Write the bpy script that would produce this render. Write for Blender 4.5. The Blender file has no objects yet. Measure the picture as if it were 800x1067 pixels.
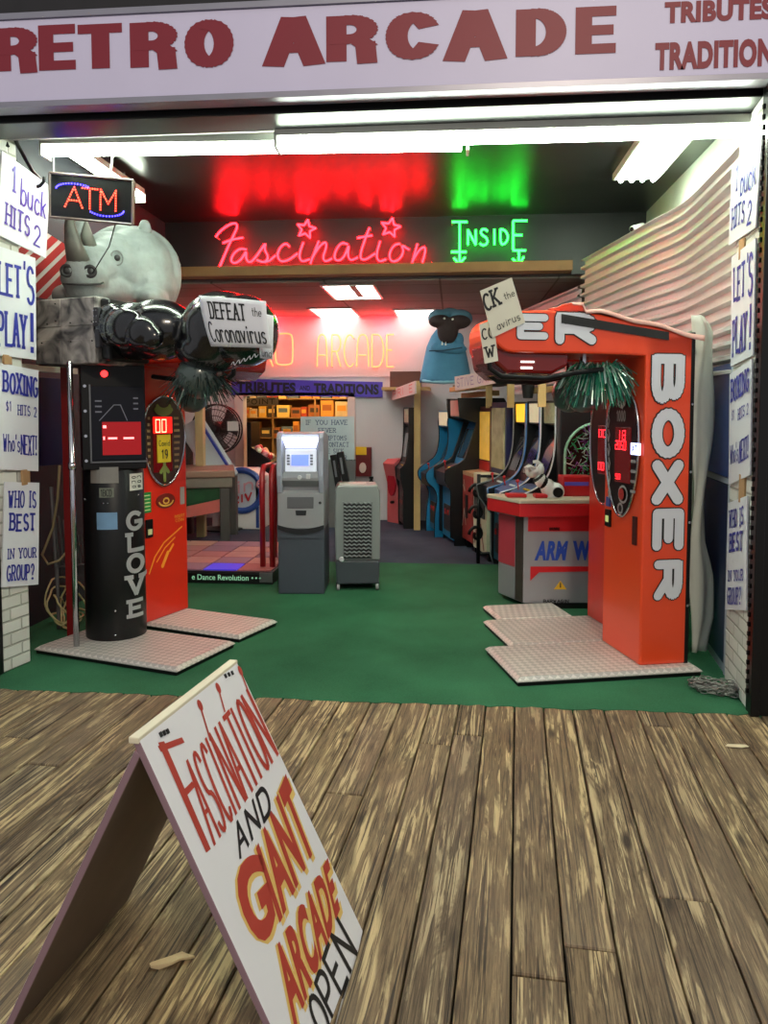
import bpy, bmesh, math, random
from math import sin, cos, pi, radians, sqrt, atan2
from mathutils import Vector, Matrix
random.seed(7)
SC = bpy.context.scene
COL = SC.collection
# ------------------------------------------------------------------ camera
F = 800.0; TH = radians(3.5); PS = radians(5.2); EYE = 1.55; CY = 430 + F*math.tan(TH)
_r = Vector((cos(PS), sin(PS), 0)); _f = Vector((-sin(PS)*cos(TH), cos(PS)*cos(TH), -sin(TH)))
_u = Vector((-sin(PS)*sin(TH), cos(PS)*sin(TH), cos(TH))); CAM = Vector((0, 0, EYE))
def ray(px, py): return _r*((px-400)/F) + _u*(-(py-CY)/F) + _f
def G(px, py, z=0.0):
    d = ray(px, py); return CAM + d*((z-EYE)/d.z)
def V(px, py, Y):
    d = ray(px, py); return CAM + d*(Y/d.y)
def PL(px, py, p, n):
    d = ray(px, py); return CAM + d*((Vector(p)-CAM).dot(n)/d.dot(n))
cam = bpy.data.cameras.new('camera'); cam_o = bpy.data.objects.new('camera', cam); COL.objects.link(cam_o)
cam.sensor_fit = 'AUTO'; cam.sensor_width = 36; cam.lens = F/1067*36
cam.shift_y = -(533.5-CY)/1067; cam.clip_start = .05
cam_o.location = CAM; cam_o.rotation_euler = (pi/2-TH, 0, PS)
SC.camera = cam_o
# ------------------------------------------------------------------ materials
def lin(c):
    def f(v):
        v /= 255.0
        return v/12.92 if v <= .04045 else ((v+.055)/1.055)**2.4
    return (f(c[0]), f(c[1]), f(c[2]), 1)
_mats = {}
def M(name, rgb, rough=.5, metal=0.0, var=.12, scale=6.0, bump=0.0, spec=.5, trans=0.0, alpha=1.0, coat=0.0, emit=None, estr=0.0):
    if name in _mats: return _mats[name]
    m = bpy.data.materials.new(name); m.use_nodes = True
    nt = m.node_tree; b = nt.nodes['Principled BSDF']; L = nt.links
    b.inputs['Roughness'].default_value = rough; b.inputs['Metallic'].default_value = metal
    b.inputs['Specular IOR Level'].default_value = spec
    b.inputs['Coat Weight'].default_value = coat
    b.inputs['Alpha'].default_value = alpha
    b.inputs['Transmission Weight'].default_value = trans
    tc = nt.nodes.new('ShaderNodeTexCoord'); nz = nt.nodes.new('ShaderNodeTexNoise')
    nz.inputs['Scale'].default_value = scale; nz.inputs['Detail'].default_value = 5
    L.new(tc.outputs['Object'], nz.inputs['Vector'])
    mx = nt.nodes.new('ShaderNodeMix'); mx.data_type = 'RGBA'
    c = lin(rgb)
    mx.inputs['A'].default_value = tuple(v*(1-var) for v in c[:3]) + (1,)
    mx.inputs['B'].default_value = tuple(min(1, v*(1+var)) for v in c[:3]) + (1,)
    L.new(nz.outputs['Fac'], mx.inputs['Factor']); L.new(mx.outputs['Result'], b.inputs['Base Color'])
    if bump:
        bp = nt.nodes.new('ShaderNodeBump'); bp.inputs['Strength'].default_value = bump; bp.inputs['Distance'].default_value = .01
        n2 = nt.nodes.new('ShaderNodeTexNoise'); n2.inputs['Scale'].default_value = scale*4; n2.inputs['Detail'].default_value = 6
        L.new(tc.outputs['Object'], n2.inputs['Vector']); L.new(n2.outputs['Fac'], bp.inputs['Height']); L.new(bp.outputs['Normal'], b.inputs['Normal'])
    if emit:
        b.inputs['Emission Color'].default_value = lin(emit); b.inputs['Emission Strength'].default_value = estr
    _mats[name] = m; return m
def EM(name, rgb, s):
    return M(name, rgb, .5, emit=rgb, estr=s, var=0.02)
def node_mat(name):
    m = bpy.data.materials.new(name); m.use_nodes = True
    nt = m.node_tree; return m, nt, nt.nodes['Principled BSDF'], nt.links, nt.nodes.new
# ------------------------------------------------------------------ mesh builder
class MB:
    def __init__(s, mat=None): s.v = []; s.f = []; s.T = mat or Matrix()
    def add(s, vs, fs, T=None):
        o = len(s.v); T = s.T if T is None else s.T @ T
        s.v += [T @ Vector(v) for v in vs]; s.f += [tuple(i+o for i in f) for f in fs]; return s
    def box(s, a, b, T=None):
        x0, y0, z0 = a; x1, y1, z1 = b
        vs = [(x0,y0,z0),(x1,y0,z0),(x1,y1,z0),(x0,y1,z0),(x0,y0,z1),(x1,y0,z1),(x1,y1,z1),(x0,y1,z1)]
        return s.add(vs, [(0,3,2,1),(4,5,6,7),(0,1,5,4),(1,2,6,5),(2,3,7,6),(3,0,4,7)], T)
    def prism(s, poly, fn, a, b):           # poly of 2D points, fn(p, t)->3D for t=a and t=b
        n = len(poly); vs = [fn(p, a) for p in poly] + [fn(p, b) for p in poly]
        fs = [tuple(range(n-1, -1, -1)), tuple(range(n, 2*n))] + [(i, (i+1) % n, n+(i+1) % n, n+i) for i in range(n)]
        return s.add(vs, fs)
    def tube(s, pts, r, n=8, closed=False, cap=True):
        pts = [Vector(p) for p in pts]; k = len(pts); rings = []; prev = None
        R = r if isinstance(r, (list, tuple)) else [r]*k
        vs = []
        for i, p in enumerate(pts):
            if closed: d = pts[(i+1) % k]-pts[i-1]
            else: d = pts[min(i+1, k-1)]-pts[max(i-1, 0)]
            if d.length < 1e-9: d = Vector((0,0,1))
            d.normalize()
            if prev is None:
                a = Vector((0,0,1)) if abs(d.z) < .9 else Vector((1,0,0)); x = d.cross(a).normalized()
            else:
                x = prev - d*prev.dot(d)
                if x.length < 1e-6: x = d.orthogonal()
                x.normalize()
            prev = x; y = d.cross(x)
            vs += [p + (x*cos(2*pi*j/n) + y*sin(2*pi*j/n))*R[i] for j in range(n)]
        fs = []
        for i in range(k if closed else k-1):
            a = i*n; b = ((i+1) % k)*n
            fs += [(a+j, a+(j+1) % n, b+(j+1) % n, b+j) for j in range(n)]
        if cap and not closed: fs += [tuple(range(n-1, -1, -1)), tuple(range((k-1)*n, k*n))]
        return s.add(vs, fs)
    def lathe(s, prof, c=(0,0,0), n=24, axis='z', sx=1, sy=1):
        vs = []; fs = []; k = len(prof)
        for r, h in prof:
            for j in range(n):
                a = 2*pi*j/n; x, y = r*cos(a)*sx, r*sin(a)*sy
                p = (x, y, h) if axis == 'z' else ((h, x, y) if axis == 'x' else (x, h, y))
                vs.append((p[0]+c[0], p[1]+c[1], p[2]+c[2]))
        for i in range(k-1): fs += [(i*n+j, i*n+(j+1) % n, (i+1)*n+(j+1) % n, (i+1)*n+j) for j in range(n)]
        fs += [tuple(range(n-1, -1, -1)), tuple(range((k-1)*n, k*n))]
        return s.add(vs, fs)
    def ball(s, c, r, n=14, m=10, T=None):
        rx, ry, rz = r if isinstance(r, (tuple, list)) else (r, r, r)
        vs = [(c[0], c[1], c[2]-rz)]
        for i in range(1, m):
            t = -pi/2 + pi*i/m
            vs += [(c[0]+rx*cos(t)*cos(2*pi*j/n), c[1]+ry*cos(t)*sin(2*pi*j/n), c[2]+rz*sin(t)) for j in range(n)]
        vs.append((c[0], c[1], c[2]+rz)); e = len(vs)-1
        fs = [(0, 1+(j+1) % n, 1+j) for j in range(n)]
        for i in range(m-2): fs += [(1+i*n+j, 1+i*n+(j+1) % n, 1+(i+1)*n+(j+1) % n, 1+(i+1)*n+j) for j in range(n)]
        fs += [(1+(m-2)*n+j, 1+(m-2)*n+(j+1) % n, e) for j in range(n)]
        return s.add(vs, fs, T)
    def slab(s, p, q, w, t, up=(0,0,1)):      # bar from p to q, w wide, t thick along up
        p, q = Vector(p), Vector(q); d = (q-p).normalized(); u = Vector(up); x = d.cross(u).normalized(); u = x.cross(d).normalized()
        vs = []
        for e in (p, q):
            vs += [e - x*w/2 - u*t/2, e + x*w/2 - u*t/2, e + x*w/2 + u*t/2, e - x*w/2 + u*t/2]
        return s.add(vs, [(3,2,1,0),(4,5,6,7),(0,1,5,4),(1,2,6,5),(2,3,7,6),(3,0,4,7)])
    def quad(s, a, b, c, d, t=.01):           # a solid card: corners and a thickness behind it
        a, b, c, d = map(Vector, (a, b, c, d)); n = (b-a).cross(d-a).normalized()*t
        return s.add([a, b, c, d, a-n, b-n, c-n, d-n], [(0,1,2,3),(7,6,5,4),(0,4,5,1),(1,5,6,2),(2,6,7,3),(3,7,4,0)])
    def grid(s, fn, nu, nv):
        vs = [fn(i/nu, j/nv) for j in range(nv+1) for i in range(nu+1)]; w = nu+1
        return s.add(vs, [(j*w+i, j*w+i+1, (j+1)*w+i+1, (j+1)*w+i) for j in range(nv) for i in range(nu)])
    def build(s, name, mat, parent=None, smooth=False, bevel=0.0, flip=False, solid=0.0, seg=2):
        me = bpy.data.meshes.new(name)
        loc = Vector((0,0,0))
        if parent is None and s.v:              # a thing of its own: origin at the middle of its base
            lo = [min(v[i] for v in s.v) for i in range(3)]; hi = [max(v[i] for v in s.v) for i in range(3)]
            loc = Vector(((lo[0]+hi[0])/2, (lo[1]+hi[1])/2, lo[2]))
        me.from_pydata([v-loc for v in s.v], [], s.f); me.update()
        bm = bmesh.new(); bm.from_mesh(me); bmesh.ops.recalc_face_normals(bm, faces=bm.faces); bm.to_mesh(me); bm.free()
        if smooth:
            for p in me.polygons: p.use_smooth = True
        o = bpy.data.objects.new(name, me); COL.objects.link(o); o.location = loc
        if parent is not None: o.parent = parent
        for m in (mat if isinstance(mat, (list, tuple)) else [mat]): me.materials.append(m)
        if solid:
            md = o.modifiers.new('solidify', 'SOLIDIFY'); md.thickness = solid; md.offset = 0
        if bevel:
            md = o.modifiers.new('bevel', 'BEVEL'); md.width = bevel; md.segments = seg; md.limit_method = 'ANGLE'; md.angle_limit = radians(40)
            md.harden_normals = False
        return o
def tag(o, label, cat, group=None, kind=None):
    if label: o['label'] = label
    if cat: o['category'] = cat
    if group: o['group'] = group
    if kind: o['kind'] = kind
    return o
def struct(o): o['kind'] = 'structure'; return o
def thing(name, loc, label, cat, rz=0.0, group=None):
    o = bpy.data.objects.new(name, None); COL.objects.link(o); o.empty_display_size = .1
    o.location = loc; o.rotation_euler = (0, 0, rz); return tag(o, label, cat, group)
def dup(o, loc=None, rz=None, label=None, parent=None):
    c = o.copy(); COL.objects.link(c)
    if parent is not None: c.parent = parent
    if loc is not None: c.location = loc
    if rz is not None: c.rotation_euler = (0, 0, rz)
    if label: c['label'] = label
    for ch in list(o.children): dup(ch, parent=c)
    return c
def organic(balls, voxel=.02, smooth=6, extra=None):
    """one continuous skin over a list of (centre, radii, rotation) lumps"""
    mb = MB()
    for b in balls:
        c, r = b[0], b[1]; R = b[2] if len(b) > 2 else (0,0,0)
        from mathutils import Euler
        T = Matrix.Translation(c) @ Euler(R).to_matrix().to_4x4()
        mb.ball((0,0,0), r, 20, 14, T)
    if extra: extra(mb)
    me = bpy.data.meshes.new('tmp'); me.from_pydata(mb.v, [], mb.f)
    o = bpy.data.objects.new('tmp', me); COL.objects.link(o)
    r = o.modifiers.new('r', 'REMESH'); r.mode = 'VOXEL'; r.voxel_size = voxel
    sm = o.modifiers.new('s', 'SMOOTH'); sm.iterations = smooth; sm.factor = .5
    dg = bpy.context.evaluated_depsgraph_get(); ev = o.evaluated_get(dg)
    m2 = ev.to_mesh(); vs = [v.co.copy() for v in m2.vertices]; fs = [tuple(p.vertices) for p in m2.polygons]
    ev.to_mesh_clear(); bpy.data.objects.remove(o); bpy.data.meshes.remove(me)
    out = MB(); out.add(vs, fs); return out
# ------------------------------------------------------------------ lettering
def arc(cx, cy, rx, ry, a0, a1, n=10):
    return [(cx+rx*cos(radians(a0+(a1-a0)*i/n)), cy+ry*sin(radians(a0+(a1-a0)*i/n))) for i in range(n+1)]
GL = {
 'A': [[(0,0),(.5,1),(1,0)], [(.2,.36),(.8,.36)]],
 'B': [[(0,0),(0,1)], [(0,1)]+arc(.5,.76,.38,.24,90,-90)+[(0,.52)], [(.5,.52)]+arc(.55,.26,.42,.26,90,-90)+[(0,0)]],
 'C': [arc(.52,.5,.5,.5,50,310,16)],
 'D': [[(0,0),(0,1)], [(0,1)]+arc(.45,.5,.5,.5,90,-90,14)+[(0,0)]],
 'E': [[(0,0),(0,1)], [(0,1),(.9,1)], [(0,.52),(.7,.52)], [(0,0),(.9,0)]],
 'F': [[(0,0),(0,1)], [(0,1),(.9,1)], [(0,.52),(.7,.52)]],
 'G': [arc(.52,.5,.5,.5,50,330,16), [(.95,.25),(.95,.45),(.58,.45)]],
 'H': [[(0,0),(0,1)], [(1,0),(1,1)], [(0,.5),(1,.5)]],
 'I': [[(.2,0),(.2,1)]],
 'K': [[(0,0),(0,1)], [(0,.4),(.9,1)], [(.25,.55),(.95,0)]],
 'L': [[(0,1),(0,0),(.85,0)]],
 'M': [[(0,0),(0,1),(.5,.3),(1,1),(1,0)]],
 'N': [[(0,0),(0,1),(1,0),(1,1)]],
 'O': [arc(.5,.5,.5,.5,90,450,24)],
 'P': [[(0,0),(0,1)], [(0,1)]+arc(.5,.74,.42,.26,90,-90)+[(0,.48)]],
 'R': [[(0,0),(0,1)], [(0,1)]+arc(.5,.74,.42,.26,90,-90)+[(0,.48)], [(.45,.48),(.95,0)]],
 'S': [arc(.5,.74,.42,.26,30,270,12)+arc(.5,.24,.45,.24,90,-150,12)],
 'T': [[(.5,0),(.5,1)], [(0,1),(1,1)]],
 'U': [[(0,1),(0,.35)]+arc(.5,.35,.5,.35,180,360,12)+[(1,1)]],
 'V': [[(0,1),(.5,0),(1,1)]],
 'W': [[(0,1),(.25,0),(.5,.75),(.75,0),(1,1)]],
 'X': [[(0,0),(1,1)], [(0,1),(1,0)]],
 'Y': [[(0,1),(.5,.5),(1,1)], [(.5,.5),(.5,0)]],
 '0': [arc(.5,.5,.42,.5,90,450,20)],
 '1': [[(.1,.8),(.45,1),(.45,0)]],
 '2': [arc(.5,.7,.42,.3,160,-20,10)+[(.05,0),(.95,0)]],
 '3': [arc(.45,.74,.42,.26,150,-90,10), arc(.45,.25,.45,.26,90,-150,10)],
 '9': [arc(.5,.7,.4,.3,0,360,16), [(.9,.7),(.85,.3),(.5,0)]],
 '5': [[(.9,1),(.15,1),(.1,.58)]+arc(.48,.32,.45,.32,110,-150,12)],
 '?': [arc(.5,.75,.4,.25,170,-60,10)+[(.5,.4),(.5,.28)], [(.5,.06),(.5,0)]],
 '!': [[(.2,1),(.2,.3)], [(.2,.08),(.2,0)]],
 "'": [[(.2,1),(.15,.75)]],
 '$': [arc(.5,.72,.38,.2,30,270,12)+arc(.5,.28,.4,.22,90,-150,12), [(.5,1.05),(.5,-.05)]],
 # lower case
 'a': [arc(.42,.3,.38,.3,0,360,16), [(.8,.6),(.8,0)]],
 'b': [[(0,1),(0,0)], arc(.42,.3,.42,.3,0,360,16)],
 'c': [arc(.45,.3,.42,.3,45,315,14)],
 'd': [[(.85,1),(.85,0)], arc(.42,.3,.42,.3,0,360,16)],
 'e': [[(.05,.32),(.85,.32)]+arc(.45,.3,.42,.3,0,310,16)],
 'h': [[(0,1),(0,0)], [(0,.4)]+arc(.4,.35,.38,.25,150,0,8)+[(.78,0)]],
 'i': [[(.2,.6),(.2,0)], [(.2,.85),(.2,.78)]],
 'k': [[(0,1),(0,0)], [(0,.25),(.7,.6)], [(.25,.36),(.75,0)]],
 'l': [[(.2,1),(.2,0)]],
 'n': [[(0,.6),(0,0)], [(0,.4)]+arc(.4,.35,.38,.25,150,0,8)+[(.78,0)]],
 'o': [arc(.42,.3,.42,.3,0,360,18)],
 'r': [[(0,.6),(0,0)], [(0,.4)]+arc(.35,.38,.34,.22,150,40,6)],
 's': [arc(.4,.45,.32,.15,30,270,10)+arc(.4,.15,.34,.15,90,-150,10)],
 't': [[(.35,.9),(.35,.12),(.6,0)], [(.05,.6),(.7,.6)]],
 'u': [[(0,.6),(0,.25)]+arc(.38,.25,.38,.25,180,360,8)+[(.76,.6),(.76,0)]],
 'v': [[(0,.6),(.4,0),(.8,.6)]],
 'w': [[(0,.6),(.25,0),(.45,.5),(.65,0),(.9,.6)]],
 'x': [[(0,0),(.8,.6)], [(0,.6),(.8,0)]],
}
WID = {'I': .4, '!': .4, "'": .35, ' ': .7, 'i': .4, 'l': .4, '1': .7, 'M': 1.2, 'W': 1.3, 't': .75, 'r': .7}
def layout(text, gap=.35, slab=False, wave=None, slw=.2):
    """strokes of a line of text in a box whose height is one; returns (strokes, width)"""
    out = []; x = 0.0
    for ch in text:
        w = WID.get(ch, 1.0 if ch.isupper() or ch.isdigit() or ch in '$?' else .85)
        dy = random.uniform(-wave, wave) if wave else 0
        for st in GL.get(ch, []):
            out.append([(x+p[0], p[1]+dy) for p in st])
            if slab and len(st) <= 5:
                for p in (st[0], st[-1]):
                    if (abs(p[1]) < .02 or abs(p[1]-1) < .02 or (ch.islower() and abs(p[1]-.6) < .02)) and not (ch in 'EFLTZ' and len(st) == 2 and st[0][1] == st[1][1]):
                        out.append([(x+p[0]-slw, p[1]+dy), (x+p[0]+slw, p[1]+dy)])
        x += w + gap
    return out, max(.1, x-gap)
def chop(st, step=.1):
    out = [st[0]]
    for (ax, ay), (bx, by) in zip(st, st[1:]):
        n = max(1, int(sqrt((bx-ax)**2+(by-ay)**2)/step)); out += [(ax+(bx-ax)*i/n, ay+(by-ay)*i/n) for i in range(1, n+1)]
    return out
def ribbons(strokes, w, fn, mb, capr=True, aspect=1.0):
    """flat painted strokes, w wide, through fn(x, y) -> 3D"""
    k = getattr(mb, 'lift', 0); sg = -1 if mb.T.determinant() < 0 else 1
    def up(x, y):
        o = Vector(fn(x, y)); nn = (Vector(fn(x+.02, y))-o).cross(Vector(fn(x, y+.02))-o)
        return nn.normalized()*sg*6e-5 if nn.length > 0 else nn
    for st in strokes:
        n = len(st)
        for i in range(n-1):
            (ax, ay), (bx, by) = st[i], st[i+1]; dx, dy = bx-ax, (by-ay)*aspect; l = sqrt(dx*dx+dy*dy)
            if l < 1e-9: continue
            ox, oy = -dy/l*w/2, dx/l*w/2/aspect
            ex, ey = (dx/l*w*.35, dy/l*w*.35/aspect) if n > 6 or not capr else (0, 0)
            z = up(ax, ay)*k; k += 1
            mb.add([Vector(q)+z for q in (fn(ax+ox-ex, ay+oy-ey), fn(ax-ox-ex, ay-oy-ey), fn(bx-ox+ex, by-oy+ey), fn(bx+ox+ex, by+oy+ey))], [(0,1,2,3)])
        if capr:
            for (cx, cy) in (st if n <= 6 else (st[0], st[-1])):
                z = up(cx, cy)*k; k += 1
                mb.add([Vector(fn(cx+w/2*cos(2*pi*j/10), cy+w/2*sin(2*pi*j/10)/aspect))+z for j in range(10)], [tuple(range(10))])
    mb.lift = k
def lines(rows, fn, mat, parent, slab_gap=.45, wave=.04, capr=False):
    """every written line its own mesh: rows of (text, u0, u1, v0, v1, weight, slab)"""
    for (s, u0, u1, v0, v1, w, slab) in rows:
        m = MB(); write(m, s, fn, u0, u1, v0, v1, w, slab, slab_gap if slab else .35, capr=capr, wave=wave); m.build('lettering', mat, parent)
def write(mb, text, fn, u0, u1, v0, v1, w=.13, slab=False, gap=.35, capr=False, wave=None, shear=0.0, slw=.2, asp=None):
    """write a line into the box u0..u1 x v0..v1 of the surface fn(u, v)"""
    st, W = layout(text, gap, slab, wave, slw)
    kx = (u1-u0)/W; ky = (v1-v0)
    g = lambda x, y: fn(u0 + (x + shear*y)*kx, v0 + y*ky)
    cx = W/2; o = Vector(g(cx, .5)); dx = (Vector(g(cx+.2, .5))-o).length/.2; dy = (Vector(g(cx, .7))-o).length/.2
    ribbons(st, w*sqrt(dx*dy)/dx, g, mb, capr, dy/dx)
_fcache = {}
def font2d(text, bold=0.0, space=1.0, shear=0.0):
    k = (text, bold, space, shear)
    if k in _fcache: return _fcache[k]
    cu = bpy.data.curves.new('t', 'FONT'); cu.body = text; cu.offset = bold; cu.space_character = space; cu.shear = shear; cu.resolution_u = 4
    o = bpy.data.objects.new('t', cu); COL.objects.link(o)
    dg = bpy.context.evaluated_depsgraph_get(); me = bpy.data.meshes.new_from_object(o.evaluated_get(dg))
    vs = [(v.co.x, v.co.y) for v in me.vertices]; fs = [tuple(p.vertices) for p in me.polygons]
    bpy.data.objects.remove(o); bpy.data.curves.remove(cu); bpy.data.meshes.remove(me)
    _fcache[k] = (vs, fs); return vs, fs
def typeset(mb, text, fn, u0, u1, v0, v1, bold=.02, space=1.0, shear=0.0):
    vs, fs = font2d(text, bold, space, shear)
    if not vs: return
    x0 = min(v[0] for v in vs); x1 = max(v[0] for v in vs); y0 = min(v[1] for v in vs); y1 = max(v[1] for v in vs)
    mb.add([fn(u0+(x-x0)/(x1-x0)*(u1-u0), v0+(y-y0)/(y1-y0)*(v1-v0)) for x, y in vs], fs)
def block(mb, ch, fn, u0, u1, v0, v1, wx=.42, wy=.2):
    """extra heavy block capital: thick stems, thinner bars"""
    asp = wx/wy; ix, iy = wx/2, wy/2
    st = [[(ix+p[0]*(1-2*ix) if ch != 'T' or True else p[0], iy+p[1]*(1-2*iy)) for p in s] for s in GLB.get(ch, GL[ch])]
    ext = []
    for s in st:                                     # square the free ends out to the letter's edge
        s = list(s)
        if len(s) == 2:
            (ax, ay), (bx, by) = s
            ey, ex = .35*wy, .35*wx
            if abs(ax-bx) < .01: s = [(ax, ey if ay < .5 else 1-ey), (bx, ey if by < .5 else 1-ey)] if abs(ay-by) > .6 else s
            elif abs(ay-by) < .01: s = [(ex if ax-ix < .02 else ax, ay), (min(1-ex, bx+ix*.9-ex), by)]
        ext.append(s)
    ribbons(ext, wx, lambda x, y: fn(u0+x*(u1-u0), v0+y*(v1-v0)), mb, False, asp)
GLB = {'R': [[(0,0),(0,1)], [(0,1)]+arc(.45,.74,.55,.26,90,-90,12)+[(0,.48)], [(.62,.50),(.95,.3),(1,-.12)]],
       'A': [[(-.08,-.12),(.42,1.05)], [(1.08,-.12),(.58,1.05)], [(.15,.28),(.85,.28)]],
       'D': [[(0,0),(0,1)], [(0,1)]+arc(.35,.5,.65,.5,90,-90,18)+[(0,0)]],
       'E': [[(0,0),(0,1)], [(0,1),(1,1)], [(0,.5),(.9,.5)], [(0,0),(1,0)]],
       'C': [arc(.5,.5,.5,.5,38,322,24)]}
def bil(tl, tr, br, bl, off=.002):
    tl, tr, br, bl = map(Vector, (tl, tr, br, bl)); n = (tr-bl).cross(tl-bl); n = n.normalized()*off
    return lambda u, v: (bl*(1-u)+br*u)*(1-v) + (tl*(1-u)+tr*u)*v + n
# ================================================================== SETTING
YF = 4.03                                             # the line where the carpet meets the boardwalk
DA = radians(-4.7)                                    # the boards run a little to the right of straight in
def deck_mat():
    m, nt, b, L, N = node_mat('weathered_boards')
    tc = N('ShaderNodeTexCoord'); at = N('ShaderNodeAttribute'); at.attribute_name = 'board'
    sep = N('ShaderNodeSeparateColor'); L.new(at.outputs['Color'], sep.inputs['Color'])
    comb = N('ShaderNodeCombineXYZ'); L.new(sep.outputs['Red'], comb.inputs['Z']); L.new(sep.outputs['Green'], comb.inputs['Y'])
    sc = N('ShaderNodeVectorMath'); sc.operation = 'SCALE'; sc.inputs['Scale'].default_value = 37; L.new(comb.outputs[0], sc.inputs[0])
    ad = N('ShaderNodeVectorMath'); ad.operation = 'ADD'; L.new(tc.outputs['Object'], ad.inputs[0]); L.new(sc.outputs[0], ad.inputs[1])
    def mp(sx, sy):
        q = N('ShaderNodeMapping'); q.inputs['Scale'].default_value = (sx, sy, 1); L.new(ad.outputs[0], q.inputs['Vector']); return q.outputs[0]
    def noise(vec, s, d=6, dist=0.0, r=.6):
        n = N('ShaderNodeTexNoise'); n.inputs['Scale'].default_value = s; n.inputs['Detail'].default_value = d; n.inputs['Distortion'].default_value = dist
        n.inputs['Roughness'].default_value = r; L.new(vec, n.inputs['Vector']); return n.outputs['Fac']
    def ramp(fac, stops):
        r = N('ShaderNodeValToRGB'); e = r.color_ramp.elements
        while len(e) < len(stops): e.new(.5)
        for k, (p, c) in enumerate(stops): e[k].position = p; e[k].color = lin(c) if isinstance(c, tuple) else (c, c, c, 1)
        L.new(fac, r.inputs['Fac']); return r.outputs['Color']
    def mix(f, a, c2, mode='MIX'):
        x = N('ShaderNodeMix'); x.data_type = 'RGBA'; x.blend_type = mode
        for s_, v in (('Factor', f), ('A', a), ('B', c2)):
            if hasattr(v, 'links'): L.new(v, x.inputs[s_])
            else: x.inputs[s_].default_value = v
        return x.outputs['Result']
    grain = noise(mp(85, 3.2), 1.0, 9, 1.6, .68)
    base = ramp(grain, [(.30, (50, 41, 32)), (.42, (104, 91, 75)), (.55, (146, 131, 109)), (.72, (186, 170, 142))])
    # worn pale streaks where the old paint and grey skin has lifted
    streak = noise(mp(42, 1.7), 1.0, 7, 1.4); patch = noise(mp(9, 1.5), 1.0, 5, 1.6)
    sm = N('ShaderNodeMath'); sm.operation = 'MULTIPLY'; L.new(ramp(streak, [(.50, 0.0), (.55, 1.0)]), sm.inputs[0]); L.new(ramp(patch, [(.44, 0.0), (.56, 1.0)]), sm.inputs[1])
    base = mix(sm.outputs[0], base, lin((232, 220, 186)))
    # dark lengthwise checks
    chk = noise(mp(95, 1.1), 1.0, 4, .8)
    base = mix(ramp(chk, [(.36, 0.95), (.43, 0.0)]), base, lin((36, 28, 21)))
    # knots
    vo = N('ShaderNodeTexVoronoi'); vo.inputs['Scale'].default_value = 1.0; L.new(mp(6.5, 2.0), vo.inputs['Vector'])
    base = mix(ramp(vo.outputs['Distance'], [(.06, 0.9), (.16, 0.0)]), base, lin((44, 33, 25)))
    # damp reddish brown and grey boards
    tint = ramp(sep.outputs['Red'], [(0.0, (186, 174, 160)), (.25, (226, 212, 188)), (.5, (194, 184, 172)), (.75, (234, 220, 194)), (1.0, (180, 166, 152))])
    base = mix(1.0, base, tint, 'MULTIPLY')
    big = noise(mp(1.2, .7), 1.0, 3, .3)
    base = mix(ramp(big, [(.45, 0.0), (.7, .45)]), base, lin((118, 100, 82)))
    L.new(base, b.inputs['Base Color'])
    L.new(ramp(big, [(.4, .75), (.7, .5)]), b.inputs['Roughness'])
    bp = N('ShaderNodeBump'); bp.inputs['Strength'].default_value = .6; bp.inputs['Distance'].default_value = .006
    mm = N('ShaderNodeMath'); mm.operation = 'ADD'; L.new(grain, mm.inputs[0]); L.new(chk, mm.inputs[1]); L.new(mm.outputs[0], bp.inputs['Height']); L.new(bp.outputs['Normal'], b.inputs['Normal'])
    return m
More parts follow.
